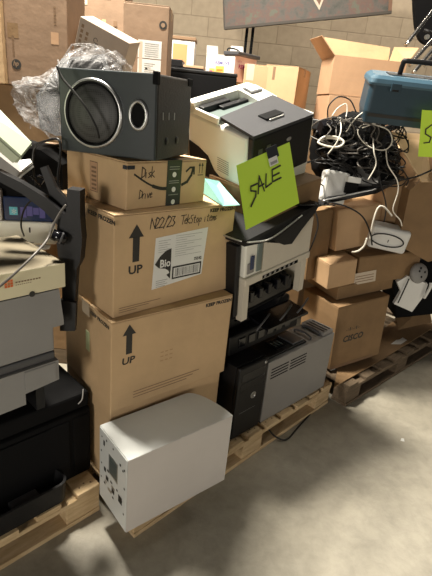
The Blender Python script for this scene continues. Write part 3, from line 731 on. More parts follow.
# black monitor arm and stand
ma = thing('monitor_stand', 'black plastic monitor arm and stand hanging between left stack and tall boxes', 'monitor stand', at(68, 328, 1.36))
def solid(pts, yd, th, m, par, name, bev=0, **k):
    mb = MB(); P = [at(x, y, d_) if isinstance(yd, (list, tuple)) else at(x, y, yd) for (x, y), d_ in zip(pts, yd if isinstance(yd, (list, tuple)) else [0]*len(pts))]
    mb.prism(P, (0, th, 0), m); o = mb.build(name, **k); return local(o, par)
solid([(62, 330), (62, 268), (77, 268), (75, 300), (74, 330)], 1.36, .03, 'black', ma, 'lower_column')
solid([(64, 270), (58, 256), (56, 238), (58, 220), (66, 212), (67, 189), (80, 191), (80, 215), (82, 240), (80, 262), (76, 270)], 1.352, .05, 'black', ma, 'hinge_housing')
solid([(60, 331), (60, 300), (76, 303), (75, 331)], 1.345, .014, 'black', ma, 'clamp')
solid([(-4, 180), (-4, 170), (20, 182), (46, 198), (66, 216), (62, 230), (44, 211), (22, 194)], 1.40, .03, 'black', ma, 'long_arm')
m = MB(); p = at(66, 240, 1.34); q_ = at(52, 234, 1.33); m.tube([p, q_], .017, 'black_gloss', 16, sub=1); m.tube([p+(q_-p)*.25, p+(q_-p)*.4], .0185, 'grey_dark', 16, sub=1); local(m.build('pivot_knob'), ma)
solid([(66, 212), (50, 196), (40, 168), (46, 166), (56, 188), (70, 204)], 1.43, .02, 'black', ma, 'support_strut')

def cable(name, label, pts, r=.003, m='rubber', cat='cable', group=None, seg=8):
    mb = MB(); P = [at(x, y, d) for x, y, d in pts]; mb.tube(P, r, m, seg); o = mb.build(name); tag(o, label, cat, group); return o
cable('power_cable', 'grey-brown cable running across the cream box lid to the monitor stand', [(-6, 291, 1.14), (12, 276, 1.16), (34, 255, 1.22), (47, 240, 1.30), (53, 226, 1.33), (60, 213, 1.345), (66, 205, 1.35)], .0036, 'grey_cable')
cable('black_cable', 'black cable looping below the plastic-wrapped equipment', [(36, 185, 1.60), (33, 165, 1.58), (35, 147, 1.55), (46, 141, 1.52), (59, 140, 1.50), (60, 158, 1.49), (58, 180, 1.47), (62, 198, 1.45), (70, 206, 1.42)], .004)
cable('black_cable', 'thin black cable dangling in front of the small white printer', [(24, 236, 1.55), (21, 225, 1.50), (24, 210, 1.48), (32, 200, 1.46), (44, 196, 1.45)], .003)
cable('black_cable', 'black cable hanging across the subwoofer grille', [(57, 66, 1.45), (62, 78, 1.44), (74, 92, 1.43), (86, 108, 1.42), (96, 127, 1.42), (99, 138, 1.43)], .0036)

# mint slab and white scraps at far left
m = MB(); P = [at(-80, 67, 1.24), at(22, 158, 1.34), at(34, 143, 1.42), at(-68, 38, 1.44)]
n = (P[1]-P[0]).cross(P[3]-P[0]).normalized(); m.prism(P, n*-.035, 'mint'); o = m.build('keyboard_back'); tag(o, 'pale green plastic panel sloping down at the left edge', 'panel')
bm_ = bmesh.new(); bm_.from_mesh(o.data); bmesh.ops.bevel(bm_, geom=list(bm_.edges), offset=.006, segments=3, affect='EDGES'); bm_.to_mesh(o.data); bm_.free()
cl = thing('black_equipment', 'jumble-topped black equipment between green panel and small white printer', 'equipment', at(20, 200, 1.66))
solid([(-70, 200), (-70, 120), (14, 146), (40, 150), (62, 165), (64, 205), (30, 196)], 1.66, .2, 'black_matte', cl, 'housing')
solid([(-8, 165), (-8, 150), (20, 172), (14, 182)], 1.50, .05, 'grey_case', cl, 'side_flap')
for k in range(4):
    m = MB(); x = 14+k*9; m.tube([at(x, 170+k*5, 1.60), at(x+8, 176, 1.56), at(x+18, 190-k*3, 1.60)], .004, 'black_gloss', 7); local(m.build('wire'), cl)
m = MB(); P = [at(11, 172, 1.52), at(14, 176, 1.50), at(32, 162, 1.54), at(30, 159, 1.58), at(20, 160, 1.58)]
m.slab(P, .008, 'white_plastic'); m.slab([at(14, 180, 1.50), at(15, 182, 1.50), at(34, 167, 1.54), at(33, 165, 1.54)], .003, 'white_plastic'); o = m.build('white_bracket'); tag(o, 'small folded white plastic bracket below the green panel', 'bracket')
m = MB(); m.slab([at(-4, 146, 1.42), at(8, 150, 1.44), at(12, 146, 1.46), at(-2, 138, 1.46)], .006, 'white_plastic'); o = m.build('white_scrap'); tag(o, 'small white plastic piece at the left edge under the green panel', 'plastic piece')

# ------------------------------------------------------------------ back left boxes
def boxat(name, label, x0, x1, ytop, ybot, dist, depth, m, yaw=0, prints=None, base=None, cat='cardboard box', tape=False, tx=0, ty=0):
    """carton whose front lower-left corner stands at the measured point; carried down to base if given"""
    a = at(x0, ybot, dist); ar = at(x1, ybot, dist); top = at((x0+x1)/2, ytop, dist)
    w = abs(ar.x-a.x)/math.cos(R(yaw)); z0 = base if base is not None else min(a.z, ar.z)
    return carton(name, label, (a.x, a.y, z0), (yaw, tx, ty), (w, depth, top.z-z0), m, prints=prints, cat=cat, tape=tape)
def print_tall(mb, w, d, h):
    T = Matrix.Translation((.045, -.0006, .09)) @ Matrix.Rotation(PI/2, 4, 'X')
    mb.lathe([(.022, 0), (.022, .0004)], 'ink', 28, T); mb.text((.030, -.001, .077), FX, UZ, 'hp', .028, 'kraft_grey', .026, .03, shear=.25)
    for k in range(8): mb.quad((.030, 0, .125+k*.011), FX, UZ, .010, .007, 'ink_soft')
    mb.quad((.012, 0, .20), FX, UZ, .05, .06, 'kraft_dark'); mb.quad((.21, 0, .19), FX, UZ, .035, .05, 'kraft_red')
    for k in range(6): mb.quad((.225, 0, .27+k*.013), FX, UZ, .011, .008, 'ink_soft')
boxat('cardboard_box', 'tall dim brown box with round logo at the top left corner', 8, 68, -60, 80, 2.35, .30, 'kraft_grey', 2, print_tall, base=1.53)
boxat('cardboard_box', 'brown box with a paler face cut by the left picture edge, top left', -50, 5, -60, 84, 2.32, .30, 'kraft_pale', 0, base=1.53)
def print_ship(mb, w, d, h):
    rng = random.Random(9)
    for k in range(26):
        x = rng.uniform(.01, w-.06); z = rng.uniform(.02, h-.06)
        mb.quad((x, 0, z), FX, UZ, rng.uniform(.02, .05), rng.uniform(.01, .035), rng.choice(['label_warm', 'kraft_red', 'ink_soft', 'kraft_pale']), .0006+k*.0001)
        mb.quad((x+.004, 0, z+.004), FX, UZ, .018, .002, 'ink_soft', .0034)
boxat('cardboard_box', 'dull brown box covered in shipping labels behind the tilted grey carton', 68, 123, -40, 70, 2.95, .30, 'kraft_grey', 4, print_ship, base=1.53)
def print_label(mb, w, d, h):
    lw = w*.52; x = w*.34
    mb.quad((x, 0, h*.44), FX, UZ, lw, h*.19, 'paper'); mb.quad((x, 0, h*.25), FX, UZ, lw, h*.18, 'paper')
    for k in range(7): mb.quad((x+lw*.28, 0, h*.46+k*h*.022), FX, UZ, lw*.6, h*.006, 'ink_grey', .001)
    for k in range(6): mb.quad((x+lw*.28, 0, h*.27+k*h*.022), FX, UZ, lw*(.3+.08*(k % 3)), h*.006, 'ink_grey', .001)
    mb.quad((x+lw*.05, 0, h*.26), FX, UZ, lw*.14, h*.35, 'label_warm', .0009)
    mb.quad((x+lw*.33, 0, h*.32), FX, UZ, lw*.1, h*.02, 'ink', .0013)
    mb.lathe([(w*.085, 0), (w*.085, .0004)], 'ink', 24, Matrix.Translation((w*.87, -.0006, h*.80)) @ Matrix.Rotation(PI/2, 4, 'X'))
    mb.lathe([(w*.045, 0), (w*.045, .0004)], 'kraft_grey', 24, Matrix.Translation((w*.87, -.0012, h*.80)) @ Matrix.Rotation(PI/2, 4, 'X'))
    for c in range(9):
        for k in range(7): mb.quad((w*(.08+.1*c), 0, h*(.03+.028*k)), FX, UZ, w*.07, h*.012, ['kraft_red', 'label_warm', 'ink_soft'][(c*3+k*2) % 3], .0008)
boxat('cardboard_box', 'upright brown box with white label panel and round mark behind the subwoofer', 122, 166, 3, 80, 2.55, .26, 'kraft_grey', 3, print_label, tape=True, base=1.53)
tc = thing('grey_carton', 'tilted pale grey-brown carton with dark lettering resting on the plastic wrap', 'cardboard box', (-.712, 2.18, 1.695), -14.3, 10, 21.5)
def pr(mb):
    mb.text((.075, 0, .085), (.4, 0, -1), (1, 0, .4), 'CAN', .020, 'ink', .05)
    [mb.quad((.014+.026*(k//5), 0, .02+.02*(k % 5)), FX, UZ, .012, .013, 'ink_soft') for k in range(9)]
m = MB(); m.box((0, 0, 0), (.235, .10, .136), 'carton_grey', .003); pr(m); m.build('box_body', tc)

# bulk containers carrying the back row of cartons
for lab, loc, yaw, sx, sy, top in (('bulk cardboard container carrying the tall box with the round logo', (-1.55, 2.37), 0, 1.205, .47, 1.528), ('bulk cardboard container carrying the box covered in shipping labels', (-1.55, 2.86), 0, .91, .6, 1.528),
    ('bulk cardboard container carrying the black case and the printed carton', (-.62, 2.87), 0, 1.18, 1.13, 1.45), ('bulk cardboard container carrying the open box at back right', (.60, 3.40), 0, .50, .5, 1.33)):
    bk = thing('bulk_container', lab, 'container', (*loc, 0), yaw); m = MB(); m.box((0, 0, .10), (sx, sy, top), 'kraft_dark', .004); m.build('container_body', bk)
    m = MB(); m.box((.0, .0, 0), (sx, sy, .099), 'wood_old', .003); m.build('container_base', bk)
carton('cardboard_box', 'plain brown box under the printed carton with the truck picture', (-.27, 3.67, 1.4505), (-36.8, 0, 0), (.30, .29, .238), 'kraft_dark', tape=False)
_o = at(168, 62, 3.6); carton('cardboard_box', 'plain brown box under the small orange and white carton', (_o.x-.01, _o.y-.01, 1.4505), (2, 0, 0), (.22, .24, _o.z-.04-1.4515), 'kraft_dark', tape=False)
# row behind, between labelled box and printer
boxat('black_case', 'black equipment case behind the subwoofer and laser printer', 165, 241, 75, 120, 2.9, .35, 'kraft', 1, None)
o = [x for x in C.objects if x.name.startswith('black_case')][0]
for c_ in list(o.children): bpy.data.objects.remove(c_)
a, b_ = at(168, 118, 2.9), at(240, 78, 2.9); W, H = b_.x-a.x, b_.z-1.4505; o['category'] = 'equipment case'; o.location.z = 1.4505
m = MB(); m.box((0, 0, 0), (W, .35, H), 'black_matte', .006); m.build('case_body', o)
m = MB(); m.box((-.002, -.002, H+.0004), (W+.002, .35, H+.02), 'black', .005); m.build('case_lid', o)
ob = thing('orange_carton', 'small orange and white carton with dark top edge against the block wall', 'carton', at(168, 62, 3.6), 2)
a, b_ = at(168, 62, 3.6), at(195, 41, 3.6); W, H = b_.x-a.x, b_.z-a.z
m = MB(); m.box((0, 0, -.04), (W, .2, H), 'white', .003); m.box((.03, -.002, -.04), (W*.72, -.0003, H*.82), 'carton_orange'); m.box((0, -.002, -.02), (.018, -.0003, H*.98), 'ink'); m.build('box_body', ob)
m = MB(); m.box((-.004, -.006, H+.0004), (W+.006, .2, H+.022), 'ink_soft', .003); m.build('lid', ob, label='dark brown lid')
db = thing('dark_box', 'low dark box in front of the orange carton', 'box', at(166, 76, 3.2), 2)
a, b_ = at(166, 76, 3.2), at(204, 62, 3.2); W, H = b_.x-a.x, b_.z-a.z
m = MB(); m.box((0, 0, 1.4505-a.z), (W, .25, H*.6), 'black_matte', .004); m.box((0, 0, H*.6+.0005), (W*.42, .25, H), 'black', .003); m.box((W*.45, .0, H*.6+.0005), (W, .2, H*.75), 'kraft_red', .002); m.build('box_body', db)

wb = thing('printed_carton', 'white and pink printed carton with magenta lettering and an orange truck picture', 'carton', (-.241, 3.70, 1.690), -36.8)
W, D, H = .262, .262, .165
m = MB(); m.box((0, 0, 0), (W, D, H), 'white', .003)
m.box((W-.0002, .001, .001), (W+.0006, D-.001, H-.001), 'pink')
RX = (0, 1, 0)
m.text((W*.30, 0, H*.78), FX, UZ, "LET'S", .012, 'magenta', .05); m.text((W*.34, 0, H*.62), FX, UZ, 'REMOVE', .022, 'violet', .13, .03)
m.text((W+.0008, D*.12, H*.76), RX, UZ, "LET'S", .012, 'magenta', .05); m.text((W+.0008, D*.18, H*.52), RX, UZ, 'REMOVE', .028, 'magenta', .17, .03)
for (x, z, w, h, k) in ((.14, .12, .20, .34, 'yellow_print'), (.36, .10, .30, .46, 'yellow_print'), (.16, .28, .10, .10, 'magenta'), (.40, .36, .22, .08, 'orange'), (.40, .18, .22, .06, 'orange'), (.10, .08, .58, .04, 'orange')):
    m.quad((W*x, 0, H*z), FX, UZ, W*w, H*h, k, .0008 if k == 'yellow_print' else .0014)
for x in (.22, .55): m.lathe([(.011, 0), (.011, .0004)], 'violet', 14, Matrix.Translation((W*x, -.0018, H*.10)) @ Matrix.Rotation(PI/2, 4, 'X'))
m.build('box_body', wb)
for k in range(2):
    m = MB(); m.prism([(0, D*k+(0 if k else .002), H+.0003), (W*.55, D*k, H+.0003), (W*.5, D*k-.01, H+.085), (.02, D*k-.01, H+.09)] if k else [(0, .0, H+.0003), (.001, D*.5, H+.0003), (-.01, D*.5, H+.07), (-.012, .01, H+.06)], (.0, .002, 0) if k else (.002, 0, 0), 'white'); m.build('open_flap', wb)
gt = thing('grey_tray', 'flat grey plastic tray lying on top of the white and pink carton', 'tray', Vector((-.241, 3.70, 1.690+.166))+frame(-36.8) @ Vector((W*.62, .0, 0)), -36.8)
m = MB(); m.box((0, -.01, 0), (.13, D, .024), 'grey_dark', .005); m.build('tray_body', gt)
m = MB(); m.tube([(.01, .02, .024), (.012, .03, .045), (.012, .12, .048), (.012, .2, .026)], .005, 'black', 8); m.build('tray_handle', gt)

def print_v(mb, w, d, h):
    mb.quad((w*.1, 0, h-.1), FX, UZ, .05, .10, 'label_warm') if w < .2 else mb.quad((w*.22, 0, h-.09), FX, UZ, .018, .08, 'ink_soft')
boxat('cardboard_box', 'narrow brown box with pale label strip beside the white and pink carton', 240, 264, 64, 110, 3.4, .3, 'kraft', -2, print_v)
bx = carton('cardboard_box', 'brown box with one corner towards us, behind the laser printer', (.182, 3.40, 1.50), (-20.2, 0, 0), (.222, .38, .308), 'kraft', prints=print_v, tape=True)

# open box with spread flaps, far right back
def thin(mb, pts, t, m): mb.slab(pts, t, m)
obx = thing('open_cardboard_box', 'open brown cardboard box with raised pale flaps against the block wall', 'open box', (.598, 3.28, 1.665), 3)
W, D, H = .47, .36, .228; e = .005
m = MB()
m.box((0, 0, 0), (W, e, H), 'kraft_red'); m.box((0, D-e, 0), (W, D, H), 'kraft_red'); m.box((0, e, 0), (e, D-e, H), 'kraft_red'); m.box((W-e, e, 0), (W, D-e, H), 'kraft_red'); m.box((e, e, 0), (W-e, D-e, e), 'kraft_red')
m.build('box_body', obx)
m = MB(); m.slab([(0, D, H), (W, D, H), (W+.01, D+.045, H+.125), (.0, D+.045, H+.145)], e, 'kraft_pale'); m.build('back_flap', obx)
m = MB(); m.slab([(0, 0, H), (0, D, H), (-.10, D+.02, H+.12), (-.10, 0, H+.10)], e, 'kraft_red'); m.build('left_flap', obx)
m = MB(); m.slab([(W, D, H), (W, 0, H), (W+.05, .0, H+.09), (W+.03, D+.03, H+.13)], e, 'kraft_pale'); m.build('right_flap', obx)
carton('cardboard_box', 'reddish brown box directly below the open box, behind the cable pile', (.605, 3.27, 1.332), (3, 0, 0), (.47, .38, .330), 'kraft_red', tape=False)

# ------------------------------------------------------------------ mural board on its stand
mb_t = thing('mural_board', 'large dark mottled mural board with brown frame standing before the block wall', 'mural', atz(225, 27, 2.235), 0)
A, B = at(225, 27, 5.05), at(388, 11, 4.75)
dd = (B-A); yawm = math.atan2(dd.y, dd.x); L = math.hypot(dd.x, dd.y); rise = math.atan2(dd.z, L)
mb_t.location = A; mb_t.rotation_euler = (Matrix.Rotation(yawm, 4, 'Z') @ Matrix.Rotation(-rise, 4, 'Y')).to_euler()
L = dd.length; HH = .75
m = MB(); m.box((0, 0, 0), (L, .02, HH), 'mural')
m.ppoly((L*.53, 0, 0), FX, UZ, [(0, .22), (.10, .06), (.17, .22)], 'label_warm', .001); m.ppoly((L*.53, 0, 0), FX, UZ, [(.025, .22), (.10, .10), (.145, .22)], 'pine_frame', .002)
m.build('painted_panel', mb_t)
m = MB(); m.box((-.01, -.012, -.022), (L+.03, .03, -.0003), 'mural_rail'); m.build('bottom_rail', mb_t)
m = MB(); m.box((L+.0003, -.012, -.001), (L+.03, .03, HH), 'pine_frame'); m.build('side_frame', mb_t)
m = MB(); m.box((-.012, -.006, .0), (-.0003, .02, HH), 'mural_rail'); m.build('side_frame', mb_t)
st = thing('display_stand', 'pair of thin black upright poles below the mural board', 'stand', (0, 5.12, 0), 0)
for x, y in ((247.5, 27), (253.5, 27)):
    m = MB(); p = at(x, y-1, 5.12); m.box((p.x-.014, 0, 0.012), (p.x+.014, .02, p.z), 'black_matte'); m.build('pole', st)
m = MB(); p = at(250, 27, 5.12); m.box((p.x-.2, -.12, 0), (p.x+.2, .14, .012), 'black_matte'); m.build('base_plate', st)

# ------------------------------------------------------------------ folded chair with chrome legs, right back
fc = thing('folding_chair', 'upturned black chair with chrome tube legs at the upper right corner', 'chair', at(420, 45, 3.9))
m = MB(); P = [at(x, y, 3.95) for x, y in ((418, -18), (415, 0), (416, 20), (418, 32), (423, 42), (436, 45), (470, 40), (475, -18))]
m.prism(catmull(P, 3, True), (0, .06, 0), 'black_matte'); local(m.build('seat_pad'), fc)
for (a0, b0) in (((470, -36), (405, 46)), ((470, -2), (409, 66)), ((470, 6), (412, 74)), ((470, 16), (424, 66))):
    m = MB(); m.tube([at(*a0, 3.7), at((a0[0]+b0[0])/2, (a0[1]+b0[1])/2, 3.66), at(*b0, 3.62)], .013, 'chrome', 12); local(m.build('leg'), fc)
m = MB(); m.tube([at(424, 30, 3.72), at(436, 34, 3.70)], .010, 'black', 10, sub=1); m.lathe([(.016, -.01), (.016, .01)], 'steel', 14, Matrix.Translation(at(427, 37, 3.7)) @ Matrix.Rotation(PI/2, 4, 'X')); local(m.build('hinge'), fc)

# ------------------------------------------------------------------ right-hand stack of boxes
QR = Vector((.808, 2.224, 0))
def print_cisco(mb, w, d, h):
    mb.text((.085, 0, .235), FX, UZ, '.:|:.:|:.', .022, 'ink', .11, .02); mb.text((.07, 0, .165), FX, UZ, 'CISCO', .042, 'ink', .16, .04, shear=.15)
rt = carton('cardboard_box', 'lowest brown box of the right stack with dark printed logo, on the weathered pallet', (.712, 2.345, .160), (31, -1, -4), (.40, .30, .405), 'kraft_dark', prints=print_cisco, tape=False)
m = MB(); m.box((-.004, -.0012, .0), (.34, -.0003, .020), 'ink_soft'); m.build('edge_tape', rt)
ff = thing('flattened_box', 'crushed brown cardboard flap sloping over the weathered pallet at right', 'cardboard sheet', at(392, 330, 2.75))
m = MB(); m.slab([atz(334, 387, .150), atz(384, 358, .150), atz(434, 327, .150), atz(424, 310, .165), atz(392, 322, .152), atz(338, 366, .150)], .006, 'kraft_dark'); local(m.build('lower_sheet'), ff)
m = MB(); m.slab([atz(398, 330, .17), atz(432, 322, .18), atz(428, 303, .30), atz(394, 308, .26)], .005, 'kraft_dark'); local(m.build('upper_flap'), ff)
carton('cardboard_box', 'shallow taped brown box on the logo box at right', (.690, 2.43, .570), (28, 1, -5), (.42, .28, .085), 'kraft_dark', tape=True)
t = carton('cardboard_box', 'small square-ended brown box at the left end of the right stack', (.612, 2.385, .645), (27, 2, -7), (.190, .26, .150), 'kraft', tape=True)
t = carton('cardboard_box', 'brown box with a cream label, under the white router in the right stack', (.800, 2.49, .655), (20, 0, -5), (.42, .30, .165), 'kraft_dark', tape=True)
m = MB(); m.box((-.02, -.0022, .0), (.125, -.0012, .070), 'label_warm', T=Matrix.Rotation(R(-4), 4, 'Y'))
for k in range(3): m.box((-.01, -.0028, .014+k*.016), (.11, -.0023, .018+k*.016), 'ink_soft', T=Matrix.Rotation(R(-4), 4, 'Y'))
m.build('shipping_label', t, label='cream label')
def print_u(mb, w, d, h): pass
carton('cardboard_box', 'mid-sized brown box right below the tangled black cables', (.645, 2.50, .835), (27, -2, -7), (.31, .30, .235), 'kraft', tape=True)
carton('cardboard_box', 'dark brown box left of the cable pile, behind the beige printer', (.50, 2.46, .66), (30, 0, -4), (.14, .30, .40), 'kraft_dark', tape=False)
carton('cardboard_box', 'large brown box standing under the blue toolbox', (.90, 2.63, .99), (12, 0, -3), (.56, .40, .42), 'kraft', tape=True)
t = thing('crumpled_box', 'sagging brown box with a folded corner at the right edge', 'cardboard box', at(400, 255, 2.6))
m = MB(); P = [at(x, y, 2.5) for x, y in ((398, 245), (410, 190), (432, 172), (470, 176), (470, 250), (428, 262))]; m.prism(P, (0, .12, 0), 'kraft_dark'); local(m.build('box_body'), t)
m = MB(); m.slab([at(392, 132, 2.50), at(422, 182, 2.44), at(432, 182, 2.50), at(425, 134, 2.55)], .005, 'kraft_pale'); local(m.build('folded_flap'), t)

# toolbox
tb = thing('toolbox', 'blue plastic toolbox with black handle on the large brown box at right', 'toolbox', at(361, 122, 2.32), -5, 11, 1)
W, D, H = .50, .20, .205
m = MB()
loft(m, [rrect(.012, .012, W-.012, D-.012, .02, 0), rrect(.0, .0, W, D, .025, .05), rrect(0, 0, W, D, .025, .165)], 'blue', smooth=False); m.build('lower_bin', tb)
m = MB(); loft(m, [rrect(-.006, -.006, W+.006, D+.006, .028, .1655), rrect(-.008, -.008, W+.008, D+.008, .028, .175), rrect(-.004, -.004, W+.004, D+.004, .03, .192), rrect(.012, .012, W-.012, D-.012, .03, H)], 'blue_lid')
LD = m.build('lid', tb)
m = MB(); m.box((.08, .05, H-.002), (.42, .14, H+.003), 'black', .004); m.build('handle_recess', LD)
m = MB(); m.tube([(.135, .095, H), (.135, .085, H+.050), (.15, .08, H+.062), (.33, .08, H+.062), (.345, .085, H+.050), (.345, .095, H)], .011, 'black', 12, sub=3); m.build('handle', LD)
for x in (.09, .38):
    m = MB(); m.box((x, -.014, .145), (x+.045, -.0085, .182), 'blue', .003); m.box((x+.008, -.017, .148), (x+.037, -.0141, .156), 'black', .001); m.build('latch', LD)
m = MB(); m.box((.02, -.0012, .03), (W-.02, .0, .045), 'ink'); m.build('bottom_band', tb)

# second SALE sheet, at right picture edge
P = [at(422, 110, 2.22), at(452, 112, 2.20), at(447, 158, 2.27), at(418, 156.5, 2.29)]
def sale2(mb, q):
    def pt(a, b_): p = (q[3]*(1-a)+q[2]*a)*(1-b_)+(q[0]*(1-a)+q[1]*a)*b_; return (p.x, p.y)
    S = [[(.38, .72), (.18, .62), (.18, .52), (.38, .45), (.34, .34), (.16, .32)]]; A = [[(.5, .32), (.55, .72), (.65, .34)], [(.5, .48), (.64, .52)]]
    for L_ in S+A: mb.strokes((0, 0, 0), (1, 0, 0), (0, 1, 0), [[pt(*p) for p in L_]], .006, 'ink', .0045)
plane_sheet('sale_sign', 'yellow-green paper sign cut off by the right picture edge, hanging on the toolbox front', P, sale2)

# ------------------------------------------------------------------ cable pile and small electronics
tray = thing('black_tray', 'black plastic tray with a bright edge holding tangled cables', 'tray', at(318, 205, 2.40))
m = MB(); P = [at(311, 206, 2.36), at(328, 200, 2.34), at(376, 190, 2.38), at(404, 176, 2.62), at(330, 172, 2.68)]
m.slab(P, .018, 'black'); local(m.build('tray_body'), tray)
m = MB(); m.tube([at(322, 201, 2.335), at(348, 195, 2.345), at(376, 189, 2.37)], .004, 'silver', 8); local(m.build('bright_edge'), tray)
pile = thing('power_adapters', 'heap of black power adapters and plug strips under the cables', 'power adapters', at(350, 150, 2.5))
rng = random.Random(21)
for k in range(34):
    x = rng.uniform(318, 396); y = rng.uniform(122, 176); dd_ = 2.48+.12*rng.random()
    if x > 385 and y > 160: x -= 20
    p = at(x, y, dd_); T = Matrix.Translation(p) @ Euler((rng.uniform(-1, 1), rng.uniform(-1, 1), rng.uniform(0, 3))).to_matrix().to_4x4()
    s = rng.uniform(.022, .042); m = MB(); m.box((-s*1.3, -s*.8, -s*.6), (s*1.3, s*.8, s*.6), rng.choice(['black', 'black_matte', 'black_gloss', 'black']), .005, T=T)
    local(m.build('adapter'), pile)
m = MB(); blob(m, [(314, 170), (313, 140), (326, 124), (352, 112), (378, 118), (398, 140), (404, 165), (398, 185), (360, 186), (330, 186)], 2.56, .14, 'black_matte', 8, .02)
local(m.build('cable_bed'), pile)
def scribble(n, seed, m, rr, label, name, box, depth=(2.36, 2.46), group=None):
    rng = random.Random(seed)
    for i in range(n):
        x0, y0, x1, y1 = box; cx_, cy_ = rng.uniform(x0, x1), rng.uniform(y0, y1)
        pts = []; a = rng.uniform(0, 6.28); ra = rng.uniform(8, 24); rb = ra*rng.uniform(.4, .8); turns = rng.uniform(.8, 1.8); N = int(8*turns)+3
        ph = rng.uniform(-.8, .8)
        for k in range(N):
            t = a+turns*6.28*k/N; ex, ey = ra*math.cos(t)*(1+.1*rng.random()), rb*math.sin(t)
            x = cx_+ex*math.cos(ph)-ey*math.sin(ph)+k*rng.uniform(-1, 1); y = cy_+ex*math.sin(ph)+ey*math.cos(ph)
            pts.append((min(x, 408), min(y, 205), rng.uniform(*depth)))
        cable(name, label, pts, rr, m, group=group)
scribble(22, 4, 'rubber', .0032, 'thin black cable coiled in the heap below the blue toolbox', 'black_cable', (326, 118, 392, 178), group='black cables in the heap')
scribble(5, 12, 'grey_cable', .0032, 'grey cable coiled in the heap below the blue toolbox', 'grey_cable', (330, 115, 385, 165), (2.34, 2.42), group='grey cables in the heap')
cable('white_cable', 'white cable making the round loop at the right side of the heap', [(372, 124, 2.36), (388, 130, 2.34), (392, 142, 2.34), (384, 150, 2.35), (368, 146, 2.36), (358, 134, 2.38), (362, 125, 2.38), (376, 124, 2.36)], .0031, 'white_cable')
cable('white_cable', 'white cable arching over the top of the heap below the toolbox', [(346, 132, 2.38), (356, 118, 2.36), (370, 108, 2.35), (380, 105, 2.34), (385, 110, 2.34), (380, 120, 2.34), (362, 128, 2.36)], .0030, 'white_cable')
cable('white_cable', 'pale cable bent upward at the left of the heap near the far boxes', [(332, 116, 2.40), (338, 108, 2.42), (346, 104, 2.42), (347, 112, 2.41), (344, 124, 2.38)], .0028, 'white_cable')
cable('white_cable', 'thick white cable coiled in an oval at the left of the heap', [(318, 142, 2.36), (324, 137, 2.36), (336, 137, 2.36), (344, 142, 2.34), (338, 147, 2.33), (326, 146, 2.33), (318, 142, 2.35), (328, 138, 2.37), (342, 140, 2.35)], .0052, 'white_cable')
cable('white_cable', 'white cable curving down across the oval coil', [(340, 118, 2.38), (341, 130, 2.33), (337, 142, 2.31), (328, 154, 2.32)], .0033, 'white_cable')
cable('white_cable', 'long white cable hanging from heap down to the router', [(373, 138, 2.36), (374, 152, 2.33), (376, 165, 2.33), (368, 180, 2.33)], .0031, 'white_cable')
cable('white_cable', 'long pale cable hanging right of the heap down to the router', [(386, 150, 2.36), (388, 165, 2.34), (397, 180, 2.33), (398, 192, 2.33), (393, 210, 2.34), (400, 220, 2.34), (402, 226, 2.34)], .0031, 'white_cable')
cable('black_cable', 'black cable hanging between the heap and the router, left of the pale cable', [(378, 160, 2.38), (380, 180, 2.36), (386, 205, 2.36), (384, 222, 2.36)], .0034)
cable('black_cable', 'black cable drooping from the left end of the black tray', [(314, 208, 2.34), (318, 225, 2.30), (312, 245, 2.28), (306, 256, 2.30)], .0040)
cable('black_cable', 'black cable sagging in a curve over the mid-sized brown box', [(326, 202, 2.32), (345, 206, 2.30), (362, 216, 2.30), (370, 232, 2.31), (372, 245, 2.33)], .0040)
cable('black_cable', 'black cable crossing the front of the large brown box at right', [(378, 182, 2.40), (400, 180, 2.38), (418, 176, 2.38), (440, 166, 2.38)], .0045)
scribble(8, 31, 'rubber', .0034, 'black cable tangled in the gap left of the mid-sized brown box', 'black_cable', (304, 214, 314, 236), (1.92, 1.97), group='black cables in the gap left of the mid-sized box')
cable('black_cable', 'thin black wire arching against the reddish box above the heap', [(329, 124, 2.60), (328, 108, 2.60), (338, 97, 2.60), (350, 100, 2.60), (356, 112, 2.58)], .0036)
wa = thing('white_adapter', 'white plastic power adapter with printed front on the black tray', 'power adapter', at(322, 202, 2.37), 12, -8, 6)
m = MB(); m.box((-.01, 0, .0), (.125, .07, .165), 'white_plastic', .014); m.build('housing', wa)
m = MB()
for k in range(3): m.box((.102, -.002, .035+k*.016), (.114, -.0003, .040+k*.016), 'grey_case')
m.build('indicator_strip', wa)
ga = thing('grey_switch_box', 'small black and white network box beside the white adapter', 'network box', at(345, 193, 2.38), 10, -5, 4)
m = MB(); m.box((0, 0, 0), (.065, .08, .055), 'black_matte', .004); m.build('socket_block', ga)
m = MB(); m.box((.0, .0, .0555), (.072, .08, .085), 'white_plastic', .004); m.build('cover', ga)
m = MB(); m.slab([at(354, 184, 2.46), at(378, 184, 2.46), at(380, 168, 2.56), at(350, 166, 2.56)], .02, 'grey'); o = m.build('grey_laptop'); tag(o, 'flat grey slab lying under the cable heap beside the white adapter', 'laptop')
# router
ro = thing('router', 'white plastic router with a black cable ring draped on it', 'router', atz(366, 247, .872), -10, 10, 5)
m = MB(); m.box((0, 0, 0), (.21, .10, .135), 'white_plastic', .018, seg=3); m.build('housing', ro)
m = MB(); m.box((.10, -.0015, .055), (.104, .0, .072), 'ink'); m.build('marking', ro)
m = MB(); pts = [(.095+.088*math.cos(a), -.006, .068+.036*math.sin(a)) for a in [2*PI*k/14 for k in range(14)]]; m.tube(pts, .0035, 'rubber', 8, closed=True, sub=3); m.build('cable_ring', ro)
cable('white_cable', 'short white cable looping above the left side of the router', [(370, 240, 2.33), (373, 222, 2.32), (378, 208, 2.32), (384, 207, 2.32), (392, 216, 2.33)], .0045, 'white_cable')
cable('white_cable', 'short white plug lead lying left of the router on the brown box', [(352, 252, 2.36), (358, 251, 2.34), (364, 246, 2.33), (367, 238, 2.33)], .0050, 'white_cable')

